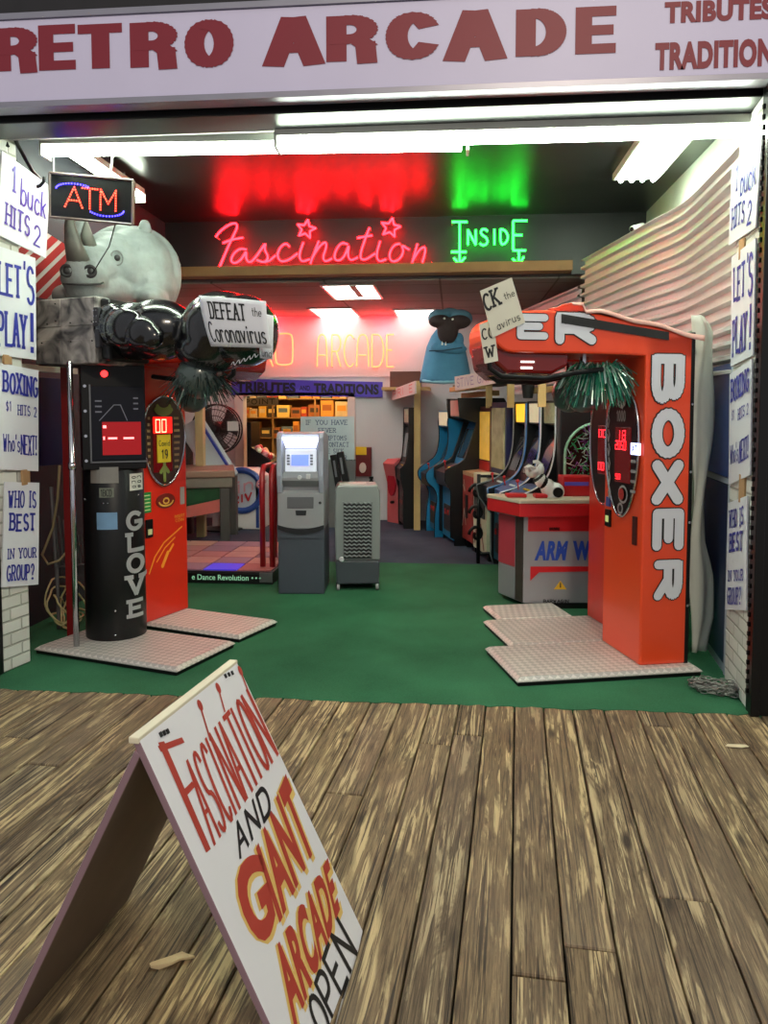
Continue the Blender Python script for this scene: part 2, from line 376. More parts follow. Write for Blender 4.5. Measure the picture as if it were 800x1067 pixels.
def build_deck():
    org = Vector(G(536, 735)); org.z = 0
    c, s = cos(DA), sin(DA)
    vs, fs, colr = [], [], []
    rnd = random.Random(3)
    x = -6.0; xs = []
    x = 0.0
    right = []
    while x < 3.2:
        w = rnd.choice([.14, .15, .16, .17]); right.append((x, x+w)); x += w
    x = 0.0; left = []
    while x > -4.6:
        w = rnd.choice([.14, .15, .15, .16]); left.append((x-w, x)); x -= w
    gap = .0035
    for (x0, x1) in left + right:
        y = -4.6 - rnd.random()*2.0
        while y < .6:
            ln = rnd.choice([2.4, 3.0, 3.6]); y1 = min(y+ln, .6)
            r, g = rnd.random(), rnd.random(); dz = rnd.uniform(-.004, .0)
            # end the boards along the carpet line
            def lim(xx, yy):
                X = org.x + xx*c - yy*s; Y = org.y + xx*s + yy*c
                if Y > YF+.03: yy = (YF+.03-org.y-xx*s)/c
                return xx, yy
            a = lim(x0+gap, y+gap); b_ = lim(x1-gap, y+gap); c_ = lim(x1-gap, y1-gap); d = lim(x0+gap, y1-gap)
            if c_[1]-b_[1] > .05:
                o = len(vs); e = .005
                top = [a, b_, c_, d]; cx = (x0+x1)/2
                ins = [(a[0]+e, a[1]+e), (b_[0]-e, b_[1]+e), (c_[0]-e, c_[1]-e), (d[0]+e, d[1]-e)]
                vs += [(p[0], p[1], -.04) for p in top] + [(p[0], p[1], dz-.004) for p in top] + [(p[0], p[1], dz) for p in ins]
                for k in range(4):
                    j = (k+1) % 4
                    fs.append((o+k, o+j, o+4+j, o+4+k)); fs.append((o+4+k, o+4+j, o+8+j, o+8+k))
                fs.append((o+8, o+9, o+10, o+11)); colr += [(r, g, 0, 1)]*12
            y = y1
    # a dark bed beneath the gaps
    o = len(vs); vs += [(-5, -6, -.045), (4, -6, -.045), (4, .7, -.045), (-5, .7, -.045)]; fs.append((o, o+1, o+2, o+3)); colr += [(0, 0, 0, 1)]*4
    me = bpy.data.meshes.new('boardwalk_floor'); me.from_pydata(vs, [], fs); me.update()
    at = me.color_attributes.new('board', 'FLOAT_COLOR', 'POINT')
    for i, q in enumerate(colr): at.data[i].color = q
    me.materials.append(deck_mat()); me.materials.append(M('deck_bed', (14, 12, 10), .9)); me.polygons[-1].material_index = 1
    ob = bpy.data.objects.new('floor', me); COL.objects.link(ob); ob.location = org; ob.rotation_euler = (0, 0, DA)
    return struct(ob)
build_deck()
def carpet_mat(name, a, b2, s=160):
    m, nt, b, L, N = node_mat(name)
    tc = N('ShaderNodeTexCoord'); n1 = N('ShaderNodeTexNoise'); n1.inputs['Scale'].default_value = s; n1.inputs['Detail'].default_value = 4
    n2 = N('ShaderNodeTexNoise'); n2.inputs['Scale'].default_value = 1.6; n2.inputs['Detail'].default_value = 6
    for n in (n1, n2): L.new(tc.outputs['Object'], n.inputs['Vector'])
    ad = N('ShaderNodeMath'); ad.operation = 'ADD'; L.new(n1.outputs['Fac'], ad.inputs[0]); L.new(n2.outputs['Fac'], ad.inputs[1])
    r = N('ShaderNodeMapRange'); r.inputs['From Min'].default_value = .7; r.inputs['From Max'].default_value = 1.35; L.new(ad.outputs[0], r.inputs['Value'])
    x = N('ShaderNodeMix'); x.data_type = 'RGBA'; x.inputs['A'].default_value = lin(a); x.inputs['B'].default_value = lin(b2); L.new(r.outputs[0], x.inputs['Factor'])
    L.new(x.outputs['Result'], b.inputs['Base Color']); b.inputs['Roughness'].default_value = .95; b.inputs['Specular IOR Level'].default_value = .15
    bp = N('ShaderNodeBump'); bp.inputs['Strength'].default_value = .5; bp.inputs['Distance'].default_value = .004; L.new(n1.outputs['Fac'], bp.inputs['Height']); L.new(bp.outputs['Normal'], b.inputs['Normal'])
    return m
GREEN = carpet_mat('green_carpet', (38, 84, 58), (60, 116, 84)); BLUEC = carpet_mat('blue_carpet', (44, 50, 66), (76, 82, 98))
mb = MB()                                             # green carpet with a slightly ragged front edge
rnd = random.Random(5); n = 90
front = [(-3.05+4.95*i/n, YF-.015+rnd.uniform(-.012, .012)) for i in range(n+1)]
mb.prism(front+[(1.9, 7.84), (-3.05, 7.84)], lambda p, t: (p[0], p[1], t), -.03, .0)
struct(mb.build('floor', GREEN))
mb = MB(); mb.box((-4.7, 7.84, -.03), (2.0, 14.2, .0)); struct(mb.build('floor', BLUEC))
mb = MB(); mb.box((-4.7, YF, -.2), (2.0, 14.2, -.06)); struct(mb.build('floor', M('slab', (60, 58, 56), .9)))
# ---- walls, ceilings
DARK = M('dark_ceiling_paint', (40, 41, 42), .32, var=.25, scale=2.5, spec=.9)
# slight streaky roughness lets the ceiling mirror the neon as smears
WALLD = M('dark_wall_paint', (30, 30, 33), .45, var=.3, scale=3)
WHITEW = M('white_wall_paint', (214, 218, 222), .6, var=.05, scale=3)
CONC = M('pale_concrete', (170, 178, 160), .8, var=.2, scale=4, bump=.4)
mb = MB(); mb.box((-3.2, 4.30, 3.55), (2.1, 8.0, 3.65)); struct(mb.build('ceiling', DARK))
mb = MB(); mb.box((-3.05, 8.0, 2.95), (1.9, 8.12, 3.55)); struct(mb.build('wall_upper', WALLD))
mb = MB(); mb.box((-3.2, 4.12, 0), (-3.05, 8.0, 3.55)); struct(mb.build('wall_left', M('left_wall_paint', (36, 38, 48), .7, var=.3, scale=3)))
mb = MB(); mb.box((1.9, 4.12, 0), (2.05, 11.1, 3.55)); struct(mb.build('wall_right', CONC))
mb = MB(); mb.box((-4.8, 8.0, 0), (-4.65, 11.1, 2.95)); struct(mb.build('wall_left', WHITEW))
mb = MB(); mb.box((-4.65, 8.0, 0), (-3.05, 8.1, 2.95)); struct(mb.build('wall_front', WALLD))
def tile_mat():
    m, nt, b, L, N = node_mat('ceiling_tiles')
    tc = N('ShaderNodeTexCoord'); br = N('ShaderNodeTexBrick'); br.offset = 0; br.inputs['Scale'].default_value = 1.0
    br.inputs['Brick Width'].default_value = 1.22; br.inputs['Row Height'].default_value = .61; br.inputs['Mortar Size'].default_value = .012
    br.inputs['Color1'].default_value = lin((150, 146, 140)); br.inputs['Color2'].default_value = lin((132, 128, 122)); br.inputs['Mortar'].default_value = lin((96, 92, 88))
    L.new(tc.outputs['Object'], br.inputs['Vector']); L.new(br.outputs['Color'], b.inputs['Base Color']); b.inputs['Roughness'].default_value = .8
    return m
mb = MB(); mb.box((-4.8, 8.12, 2.93), (2.05, 11.1, 3.03)); struct(mb.build('ceiling', tile_mat()))
# back wall with the doorway into the shop
YB = 11.0
dl, dr, dt = V(250, 412, YB).x, V(366, 412, YB).x, V(300, 411, YB).z
mb = MB(); mb.box((-4.8, YB, 0), (dl, YB+.12, 2.93)); mb.box((dr, YB, 0), (2.05, YB+.12, 2.93)); mb.box((dl, YB, dt), (dr, YB+.12, 2.93))
for px in (216, 236, 384, 398): mb.box((V(px, 420, YB).x-.004, YB-.004, 0), (V(px, 420, YB).x+.004, YB+.001, 2.1))
mb.box((-4.65, YB-.012, 2.06), (.9, YB+.001, 2.085))
struct(mb.build('wall_back', WHITEW))
WTRIM = M('white_gloss_trim', (226, 214, 208), .4)
mb = MB(); mb.box((dl-.07, YB-.05, 0), (dl+.06, YB+.14, dt)); struct(mb.build('trim_1', WTRIM, bevel=.006))
mb = MB(); mb.box((dr-.05, YB-.05, 0), (dr+.06, YB+.14, dt)); struct(mb.build('trim_2', WTRIM, bevel=.006))
mb = MB(); mb.box((dl-.07, YB-.05, dt-.02), (dr+.06, YB+.14, dt+.03)); struct(mb.build('trim_3', WTRIM, bevel=.006))
SHOPW = M('shop_wall', (190, 150, 90), .8, var=.15)
mb = MB(); mb.box((-4.2, 13.6, 0), (.2, 13.7, 2.6)); struct(mb.build('wall_back', SHOPW))
mb = MB(); mb.box((-4.3, YB+.12, 0), (-4.2, 13.7, 2.6)); mb.box((.2, YB+.12, 0), (.3, 13.7, 2.6)); struct(mb.build('wall_back', SHOPW))
mb = MB(); mb.box((-4.3, YB+.12, 2.6), (.3, 13.7, 2.7)); struct(mb.build('ceiling', M('shop_ceiling', (200, 190, 170), .8)))
# wooden beam under the neon, at the step down to the back room
WOOD = M('raw_wood', (176, 138, 88), .65, var=.2, scale=9, bump=.2)
a, b_ = V(172, 286, 7.9), V(606, 284, 7.9)
mb = MB(); mb.box((a.x, 7.82, 2.955), (b_.x-.10, 8.0, 3.055)); struct(mb.build('trim_7', M('beam_wood', (150, 108, 62), .6, var=.25, scale=6, bump=.2), bevel=.005))
mb = MB(); mb.box((b_.x-.10, 7.9, 2.93), (1.9, 8.0, 3.05)); struct(mb.build('trim_7', WALLD))
# ---- shop front: header, posts, piers
BLK = M('black_gloss_paint', (12, 12, 14), .35, var=.3, spec=.35)
GREYM = M('grey_metal', (120, 122, 124), .4, metal=.6, var=.15)
mb = MB(); mb.box((-5.2, 4.06, 3.225), (4.2, 4.6, 5.2)); struct(mb.build('wall_front', M('facade_dark', (32, 30, 34), .7, var=.4, scale=8)))
mb = MB(); mb.box((-5.2, 3.99, 3.195), (4.2, 4.10, 3.245)); struct(mb.build('trim_4', GREYM, bevel=.006))
mb = MB(); mb.box((-3.2, 4.10, 3.13), (2.1, 4.34, 3.225)); struct(mb.build('trim_5', BLK, bevel=.006))
mb = MB(); mb.tube([(-3.1, 4.42, 3.17), (1.62, 4.42, 3.17)], .016, 10); struct(mb.build('trim_6', M('galvanised', (190, 190, 188), .35, metal=.8)))
def brick_mat():
    m, nt, b, L, N = node_mat('white_painted_brick')
    tc = N('ShaderNodeTexCoord'); mp = N('ShaderNodeMapping'); mp.inputs['Rotation'].default_value = (0, 0, 0)
    sep = N('ShaderNodeSeparateXYZ'); L.new(tc.outputs['Object'], sep.inputs[0]); ad = N('ShaderNodeMath'); L.new(sep.outputs['X'], ad.inputs[0]); L.new(sep.outputs['Y'], ad.inputs[1])
    cb = N('ShaderNodeCombineXYZ'); L.new(ad.outputs[0], cb.inputs['X']); L.new(sep.outputs['Z'], cb.inputs['Y'])
    br = N('ShaderNodeTexBrick'); br.inputs['Scale'].default_value = 1; br.inputs['Brick Width'].default_value = .21; br.inputs['Row Height'].default_value = .075; br.inputs['Mortar Size'].default_value = .008; br.inputs['Mortar Smooth'].default_value = .6
    br.inputs['Color1'].default_value = lin((226, 226, 218)); br.inputs['Color2'].default_value = lin((206, 206, 198)); br.inputs['Mortar'].default_value = lin((186, 186, 176))
    L.new(cb.outputs[0], br.inputs['Vector']); L.new(br.outputs['Color'], b.inputs['Base Color']); b.inputs['Roughness'].default_value = .7
    bp = N('ShaderNodeBump'); bp.inputs['Strength'].default_value = .8; bp.inputs['Distance'].default_value = .012; bp.invert = True
    L.new(br.outputs['Fac'], bp.inputs['Height']); L.new(bp.outputs['Normal'], b.inputs['Normal']); return m
BRICK = brick_mat()
mb = MB(); mb.prism([(-2.66, 4.26), (-2.615, 4.48), (-3.05, 4.55), (-3.05, 4.26)], lambda p, t: (p[0], p[1], t), 0, 3.2); struct(mb.build('wall_left', BRICK, bevel=.01))
mb = MB(); mb.prism([(1.53, 4.09), (1.58, 4.56), (1.9, 4.56), (1.9, 4.09)], lambda p, t: (p[0], p[1], t), 0, 3.2); struct(mb.build('wall_right', BRICK, bevel=.01))
mb = MB(); mb.box((-3.4, 4.1, 0), (-2.655, 4.262, 3.2)); struct(mb.build('door_1', BLK, bevel=.008))
mb = MB(); mb.box((1.525, 4.0, 0), (2.6, 4.085, 3.2)); mb.box((1.515, 3.985, 0), (1.56, 4.02, 3.2))
for k in range(60): mb.box((1.512, 4.045, .1+k*.05), (1.53, 4.062, .125+k*.05))
d2 = struct(mb.build('door_2', BLK, bevel=.004))
# chalk scrawl on the black shutter to the right
q = bil((1.62, 3.983, 2.1), (1.86, 3.983, 2.1), (1.86, 3.983, 1.2), (1.62, 3.983, 1.2), .001)
for s_, a_, b2_, c_, e_ in (('XNO', .0, .75, .62, .78), ('OANC', .0, .9, .35, .55)):
    mb = MB(); write(mb, s_, q, a_, b2_, c_, e_, .08); mb.build('graffiti', M('chalk', (96, 92, 98), .9), d2).location = -d2.location
# ================================================================== HEADER SIGN
YS = 3.97
SIGNW = M('lilac_white_vinyl', (206, 200, 228), .45, var=.05, scale=3)
MAROON = M('maroon_vinyl', (128, 26, 44), .5, var=.06)
sign = thing('shop_sign', (0, YS, 3.25), 'long white banner sign with maroon RETRO ARCADE capitals above the entrance', 'sign')
zt = V(400, 2, YS).z; zb = V(400, 92, YS).z
mb = MB(); mb.box((-3.6, 0, zb-3.25), (3.0, .09, zt-3.25)); o = mb.build('board', SIGNW, sign, bevel=.006)
mb = MB(); mb.box((-3.6, -.012, zb-3.25-.03), (3.0, .09, zb-3.25)); mb.box((-3.6, -.012, zt-3.25), (3.0, .09, zt-3.25+.03)); mb.build('rail', M('sign_rail', (150, 148, 160), .4, metal=.5), sign)
mb = MB(); fl = lambda u, v: (u, -.003, v)
for ch, x0, x1, yt0, yb0 in [('R', -6, 38, 28, 75), ('E', 41, 79, 25, 74), ('T', 82, 128, 24, 72.5), ('R', 136, 184, 22, 71), ('O', 193, 243, 20, 71),
                         ('A', 277, 335, 17, 67), ('R', 340, 393, 15, 65), ('C', 402, 459, 12, 63), ('A', 465, 525, 10, 61.5), ('D', 537, 590, 8, 59.5), ('E', 599, 643, 6, 57)]:
    p = V(x0, yb0, YS); q = V(x1, yt0, YS)
    mb = MB(); block(mb, ch, fl, p.x, q.x, p.z-3.25, q.z-3.25, .40, .21); mb.build('letter', MAROON, sign)
mb = MB()
for s_, x0, x1, yt0, yb0 in [('TRIBUTES', 692, 806, -3, 25), ('TRADITIONS', 682, 818, 39, 74)]:
    p = V(x0, yb0, YS); q = V(x1, yt0, YS); mb = MB(); typeset(mb, s_, fl, p.x, q.x, p.z-3.25, q.z-3.25, .055, 1.08); mb.build('lettering', MAROON, sign)
# ================================================================== LIGHT FITTINGS
TUBE = EM('lit_tube', (238, 255, 234), 38.0); HOUS = M('white_enamel', (222, 224, 216), .4)
def strip(a, b, label, n=2, w=.12, drop=.0):
    a, b = Vector(a), Vector(b); mid = (a+b)/2; d = (b-a).normalized(); nrm = d.cross(Vector((0,0,1))).normalized()
    t = thing('fluorescent_light', mid, label, 'light')
    mb = MB(); mb.slab(a-mid+Vector((0,0,.05)), b-mid+Vector((0,0,.05)), w, .05); mb.build('housing', HOUS, t, bevel=.006)
    for e in (a, b): mb = MB(); mb.slab(e-mid-d*.0+Vector((0,0,.0)), e-mid+d*.015+Vector((0,0,.0)), w, .08); mb.build('end_cap', HOUS, t)
    for k in range(n):
        off = nrm*((k-(n-1)/2)*w*.55)
        mb = MB(); mb.tube([a-mid+off+d*.03, b-mid+off-d*.03], .019, 10); mb.build('tube', TUBE, t, smooth=True)
    for e in (.2, .8):
        mb = MB(); p = a.lerp(b, e)-mid; mb.tube([p+Vector((0,0,.06)), p+Vector((0,0,max(.08, 3.55-mid.z)))], .006, 6); mb.build('hanger', GREYM, t)
    return t
strip(V(46, 158, 4.62), V(486, 152, 4.62), 'long twin fluorescent strip hanging behind the header, left one of two')
strip(V(288, 150, 4.38), V(782, 137, 4.38), 'long twin fluorescent strip hanging behind the header, right one of two')
t = thing('fluorescent_light', (1.5, 6.1, 3.49), 'four tube fluorescent troffer on the dark ceiling above the corrugated sheeting', 'light')
mb = MB(); mb.box((-.19, -.62, .0), (.19, .62, .06)); mb.build('housing', HOUS, t, bevel=.01)
for k in range(4):
    mb = MB(); mb.tube([(-.13+k*.087, -.57, -.015), (-.13+k*.087, .57, -.015)], .017, 8); mb.build('tube', TUBE, t, smooth=True)
strip((-2.75, 5.2, 3.42), (-2.75, 6.6, 3.42), 'fluorescent strip running away from the entrance above the horned animal statue')
a, b_ = V(440, 160, 5.3), V(545, 158, 5.3)
tag(MB().box((a.x, 5.1, 3.40), (b_.x, 5.3, 3.552)).build('ballast_box', M('grey_enamel', (168, 168, 162), .5), bevel=.012), 'unlit grey metal fitting box on the ceiling above the green neon', 'box')
PANEL = EM('lit_panel', (250, 252, 240), 12.0); PANEL2 = EM('dimmer_lit_panel', (250, 250, 240), 3.6)
for k, (q, lab) in enumerate([(((346, 297), (400, 297), (386, 311), (341, 311)), 'square ceiling light panel with a cracked diffuser nearest the wooden beam'),
          (((332, 321), (375, 321), (367, 332), (328, 332)), 'square ceiling light panel over the red neon wording on the left'),
          (((418, 322), (460, 322), (446, 334), (411, 334)), 'square ceiling light panel behind the blue puppet head')]):
    ps = [G(x, y, 2.925) for x, y in q]
    x0 = (ps[0].x+ps[3].x)/2; x1 = (ps[1].x+ps[2].x)/2; y1 = (ps[0].y+ps[1].y)/2; y0 = (ps[2].y+ps[3].y)/2
    t = thing('ceiling_light', ((x0+x1)/2, (y0+y1)/2, 2.92), lab, 'light'); w = abs(x1-x0)/2; d = min(.6, abs(y1-y0)/2)
    mb = MB(); mb.box((-w-.03, -d-.03, -.005), (w+.03, -d, .009)); mb.box((-w-.03, d, -.005), (w+.03, d+.03, .009)); mb.box((-w-.03, -d, -.005), (-w, d, .009)); mb.box((w, -d, -.005), (w+.03, d, .009)); mb.build('frame', HOUS, t)
    mb = MB(); mb.box((-w, -d, 0), (w, d, .009)); mb.build('diffuser', PANEL if k == 0 else PANEL2, t)
    if k == 0: MB().box((.02, -d, -.012), (.09, d*.6, -.001)).build('crack', M('broken_plastic', (200, 120, 110), .5), t)
# ================================================================== NEON
def neon(name, strokes, Y, r, mat, label, back=None):
    t = None
    pts = [V(x, y, Y) for st in strokes for x, y in st]
    lo = Vector((min(p.x for p in pts), Y, min(p.z for p in pts))); hi = Vector((max(p.x for p in pts), Y, max(p.z for p in pts)))
    t = thing(name, ((lo.x+hi.x)/2, Y, lo.z), label, 'neon sign'); o = t.location
    for st in strokes:
        mb = MB(); ps = [V(x, y, Y)-o for x, y in st]
        # smooth the traced bends into glass-like curves
        if len(ps) > 3:
            for _ in range(2):
                q = [ps[0]]
                for a, b in zip(ps, ps[1:]): q += [a*.75+b*.25, a*.25+b*.75]
                q.append(ps[-1]); ps = q
        mb.tube(ps, r, 6); mb.build('tube', mat, t, smooth=True)
    for st in strokes[::3]:
        mb = MB(); p = V(*st[0], Y)-o; mb.tube([p, p+Vector((0, back or .1, 0))], r*.7, 6); mb.build('standoff', M('glass_standoff', (190, 180, 180), .2), t)
    return t
S7 = lambda pts: [(140+x/2.5, 130+y/2.5) for x, y in pts]
fas = [[(212,292),(225,275),(250,258),(266,256),(268,268),(258,288),(243,320),(222,370)], [(230,308),(255,299),(283,294)],
 [(292,325),(275,322),(258,335),(250,355),(262,362),(280,350),(292,326),(290,350),(300,360),(312,350),(330,325),(342,306),(338,325),(350,345),(338,360),(318,352)],
 [(338,358),(352,354),(368,340)], [(404,318),(395,308),(380,318),(371,340),(380,357),(400,354),(425,335)],
 [(440,306),(428,340),(435,358),(457,350)], [(480,303),(458,362)], [(462,348),(480,318),(499,303),(500,320),(490,345),(497,358),(515,348)],
 [(556,312),(540,306),(525,325),(519,348),(532,356),(548,342),(560,308),(555,340),(563,355),(582,345)],
 [(612,268),(590,328),(588,350),(603,352),(627,335)], [(580,295),(620,288)],
 [(640,303),(629,340),(637,358),(656,350)], [(692,310),(675,313),(662,340),(670,358),(690,352),(702,330),(694,312),(716,326)],
 [(737,310),(721,368)], [(726,352),(742,325),(758,316),(756,340),(748,362),(760,370),(776,358),(796,374)]]
def star(cx, cy, r):
    p = [(cx+(r if k % 2 == 0 else r*.45)*sin(pi*k/5+.2), cy-(r if k % 2 == 0 else r*.45)*cos(pi*k/5+.2)) for k in range(10)]; p.append(p[0])
    return [[q for a, b in zip(p, p[1:]) for q in (a, (a[0]*.9+b[0]*.1, a[1]*.9+b[1]*.1), (a[0]*.1+b[0]*.9, a[1]*.1+b[1]*.9))] + [p[0]]]
fs_ = [S7(s) for s in fas] + [S7(s) for s in star(447, 272, 25) + star(667, 268, 26)]
RED = EM('red_neon', (255, 14, 22), 34.0); GRN = EM('green_neon', (30, 255, 56), 13.0); YEL = EM('amber_neon', (255, 136, 84), 2.0)
neon('neon_sign', fs_, 7.86, .011, RED, 'red neon sign in joined script reading Fascination with two stars', .13)
S8 = lambda pts: [(440+x/4, 120+y/4) for x, y in pts]
ins = [[(123,445),(188,445)], [(155,445),(155,618)], [(119,570),(184,570)], [(131,595),(153,620)], [(153,620),(179,592)], [(190,541),(190,478)], [(190,478),(222,541)], [(222,541),(222,478)],
 [(272,484),(262,475),(248,476),(242,490),(252,502),(266,510),(272,525),(266,540),(250,543),(239,534)], [(300,475),(300,541)], [(325,475),(325,540),(346,536),(359,508),(346,480),(325,475)],
 [(437,440),(378,440)], [(378,440),(378,564)], [(378,564),(431,564)], [(378,500),(416,500)], [(402,564),(402,618)], [(375,598),(402,622)], [(402,622),(423,590)]]
neon('neon_sign', [S8(s) for s in ins], 7.86, .012, GRN, 'green neon sign reading INSIDE with two down arrows', .13)
S5 = lambda pts: [(190+x/3.636, 330+y/3.636) for x, y in pts]
ret = []
for ch, x0, x1 in [('R', 120, 175), ('E', 190, 235), ('T', 245, 290), ('R', 298, 345)]:
    for st in GL[ch]: ret.append(S5([(x0+p[0]*(x1-x0), 188-p[1]*125) for p in st]))
ret += [S5([(360,70),(352,90),(352,165),(360,183),(410,183),(418,165),(418,80),(408,64),(372,64),(360,70)])]
for ch, x0, x1, n_ in [('A', 510, 548, 0), ('R', 566, 602, 0), ('C', 612, 655, 0), ('A', 660, 706, 0), ('D', 718, 764, 0), ('E', 774, 804, 0)]:
    for st in GL[ch]:
        if ch == 'A' and len(st) == 3: st = [(0,0),(.05,.75),(.25,1),(.75,1),(.95,.75),(1,0)]
        ret.append(S5([(x0+p[0]*(x1-x0), 190-p[1]*122) for p in st]))
neon('neon_sign', ret, 10.9, .013, YEL, 'amber neon capitals reading RETRO ARCADE on the pink lit back wall', .09)
def glow(loc, rgb, e, r, name):
    l = bpy.data.lights.new(name, 'POINT'); l.energy = e; l.color = lin(rgb)[:3]; l.shadow_soft_size = r
    o = bpy.data.objects.new(name, l); COL.objects.link(o); o.location = loc; return o
# ================================================================== PAINTED CARDS ON THE PIERS
CARD = M('white_card', (226, 228, 234), .5, var=.04, scale=3)
INK = M('blue_ink', (40, 48, 150), .5, var=.1); INKP = M('violet_ink', (84, 60, 160), .5, var=.1); BLACKINK = M('black_ink', (22, 22, 24), .5)
def hit(px, py, side):
    if side < 0: return PL(px, py, (-2.640, 4.26, 0), Vector((1, -.2, 0)).normalized())
    return PL(px, py, (1.512, 4.08, 0), Vector((-1, .11, 0)).normalized())
BATT = M('cardboard_batten', (178, 140, 100), .8, var=.15)
def card(side, corners, rows, label, mat=INK):
    tl, tr, br, bl = [hit(x, y, side) for x, y in corners]
    c = (tl+tr+br+bl)/4; base = Vector((c.x, c.y, min(bl.z, br.z)))
    t = thing('paper_sign', base, label, 'sign', group='hand lettered cards on the entrance piers')
    P = [p-base for p in (tl, tr, br, bl)]
    MB().quad(P[3], P[2], P[1], P[0], .008).build('card', CARD, t)
    f = bil(*P, off=.0025)
    lines(rows, f, mat, t)
    return t
T1 = [('l', .22, .26, .60, .90, .12, False), ('buck', .40, .93, .52, .84, .15, False), ('HITS', .12, .60, .18, .42, .2, True), ('2', .70, .84, .10, .36, .16, False)]
T1 = [('1', .20, .29, .62, .92, .16, True)] + T1[1:]
T2 = [('LET', .14, .62, .58, .86, .22, True), ("'", .70, .74, .66, .92, .2, False), ('S', .78, .94, .55, .90, .18, False), ('PLAY', .12, .74, .10, .40, .22, True), ('!', .84, .94, .08, .44, .2, False)]
T3 = [('BOXING', .10, .95, .74, .92, .24, True), ('$1', .16, .28, .56, .65, .16, False), ('HITS 2', .46, .93, .54, .63, .2, True), ("Who's", .10, .50, .18, .34, .16, False), ('NEXT!', .54, .94, .16, .34, .2, True)]
T4 = [('WHO IS', .12, .88, .76, .91, .2, True), ('BEST', .17, .85, .54, .69, .24, True), ('IN YOUR', .12, .90, .27, .36, .2, True), ('GROUP?', .12, .84, .06, .20, .22, True)]
card(-1, [(2,157),(52,194),(48,269),(-1,245)], T1, 'card lettered 1 buck HITS 2 on the pier beside the lit ATM sign', INKP)
card(-1, [(-8,254),(37,269),(38,375),(-8,369)], T2, "card lettered LET'S PLAY on the pier beside the stone patterned block", INK)
card(-1, [(-1,378),(40,386),(40,491),(-1,489)], T3, 'card lettered BOXING on the pier beside the navy panel')
card(-1, [(5,502),(41,503),(40,609),(2,612)], T4, 'card lettered WHO IS BEST low on the pier by the glove machine above bare brick')
card(1, [(762,172),(793,145),(787,237),(759,256)], T1, 'card lettered 1 buck HITS 2 high on the pier under the tube light')
card(1, [(762,268),(787,248),(784,370),(761,382)], T2, "card lettered LET'S PLAY on the pier beside the corrugated sheeting")
card(1, [(760,390),(783,374),(781,495),(759,505)], T3, 'card lettered BOXING on the pier by the chain heap beside the blue door panel')
card(1, [(758.5,524),(778,516.5),(777,636),(755.5,635)], T4, 'card lettered WHO IS BEST low on the pier by the chain heap above bare brick')
def batten(side, px, y0, y1, label):
    a = hit(px, y1, side); b = hit(px, y0, side); s = .016*(1 if side < 0 else -1)
    mb = MB(); mb.box((min(a.x, a.x-s), a.y-.05, a.z), (max(a.x, a.x-s), a.y+.03, b.z))
    tag(mb.build('wood_batten', BATT, bevel=.003), label, 'batten')
batten(-1, 10, 370, 380, 'short tan batten end between the PLAY and BOXING cards near the glove machine')
batten(-1, 29, 489, 505, 'tan batten end above the WHO IS BEST card near the glove machine')
batten(1, 771, 250, 270, 'tan batten end under the top card of the pier by the chain heap')
batten(1, 771, 494, 524, 'tan batten end under the BOXING card of the pier by the chain heap')
# ================================================================== A-FRAME BOARD
Hs = .797
N_ = G(145, 771, Hs); F_ = G(247, 690, Hs); B_ = G(378, 971, 0); L_ = G(102, 965, 0)
e1 = (F_-N_); W_ = e1.length; e1.normalize(); dn = (B_-F_); dn -= e1*dn.dot(e1); LEN = dn.length; dn.normalize(); nrm = e1.cross(dn)
if nrm.x < 0: nrm = -nrm
base = Vector(((N_.x+F_.x)/2, (N_.y+F_.y)/2, 0))
af = thing('sandwich_board', base, 'white wooden A-frame board hand painted with red and black lettering on the boardwalk', 'sandwich board')
SIGNP = M('cream_white_gloss', (226, 226, 228), .35, var=.05, scale=4)
LILEDGE = M('dusty_lilac_edge', (140, 112, 122), .7, var=.1); KHAKI = M('raw_ply_back', (120, 102, 84), .8, var=.15, scale=7)
def bp(u, v, off=0.0): return N_ + e1*u + dn*v + nrm*off - base
T_ = .019
lenN = LEN + .085; c1 = LEN*.985
outline = [(0, .012), (W_, .012), (W_+.01, LEN), (.0, lenN-.05)]
o = MB().prism([(0,.0),(W_,.0),(W_+.012,LEN),(.01,lenN)], lambda p, t: bp(p[0], p[1], t), -T_, 0).build('front_panel', [SIGNP, LILEDGE, KHAKI], af, bevel=.003)
for p in o.data.polygons:
    nn = p.normal
    p.material_index = 0 if nn.dot(nrm) > .9 else (2 if nn.dot(nrm) < -.9 else 1)
dl_ = (L_-F_); dl_ -= e1*dl_.dot(e1); LL = dl_.length; dl_.normalize(); n2 = e1.cross(dl_)
if n2.x > 0: n2 = -n2
o = MB().prism([(0,.03),(W_,.03),(W_,LL),(0,LL)], lambda p, t: N_+e1*p[0]+dl_*p[1]+n2*t-base, -T_, .0).build('back_panel', [KHAKI, LILEDGE, SIGNP], af, bevel=.003)
for p in o.data.polygons:
    k = p.normal.dot(n2); p.material_index = 2 if k > .9 else (0 if k < -.9 else 1)
MB().slab(N_-base-e1*.004+Vector((-.012,0,-.001)), F_-base+e1*.004+Vector((-.012,0,-.001)), .026, .016).build('ridge_batten', M('cream_batten', (222, 214, 188), .6), af, bevel=.003)
def buv(px, py):
    q = PL(px, py, N_, nrm)-N_; return q.dot(e1), q.dot(dn)
def bq(pts, off):
    c = [bp(*buv(x, y), off) for x, y in pts]; return bil(*c, off=0)
REDP = M('red_brown_paint', (172, 58, 44), .5, var=.12, scale=20); YELP = M('ochre_shadow_paint', (220, 186, 104), .5, var=.1)
mb = MB()
q = bq([(166,772),(252,706),(285,782),(214,886)], .0012)     # the whole word, F to N
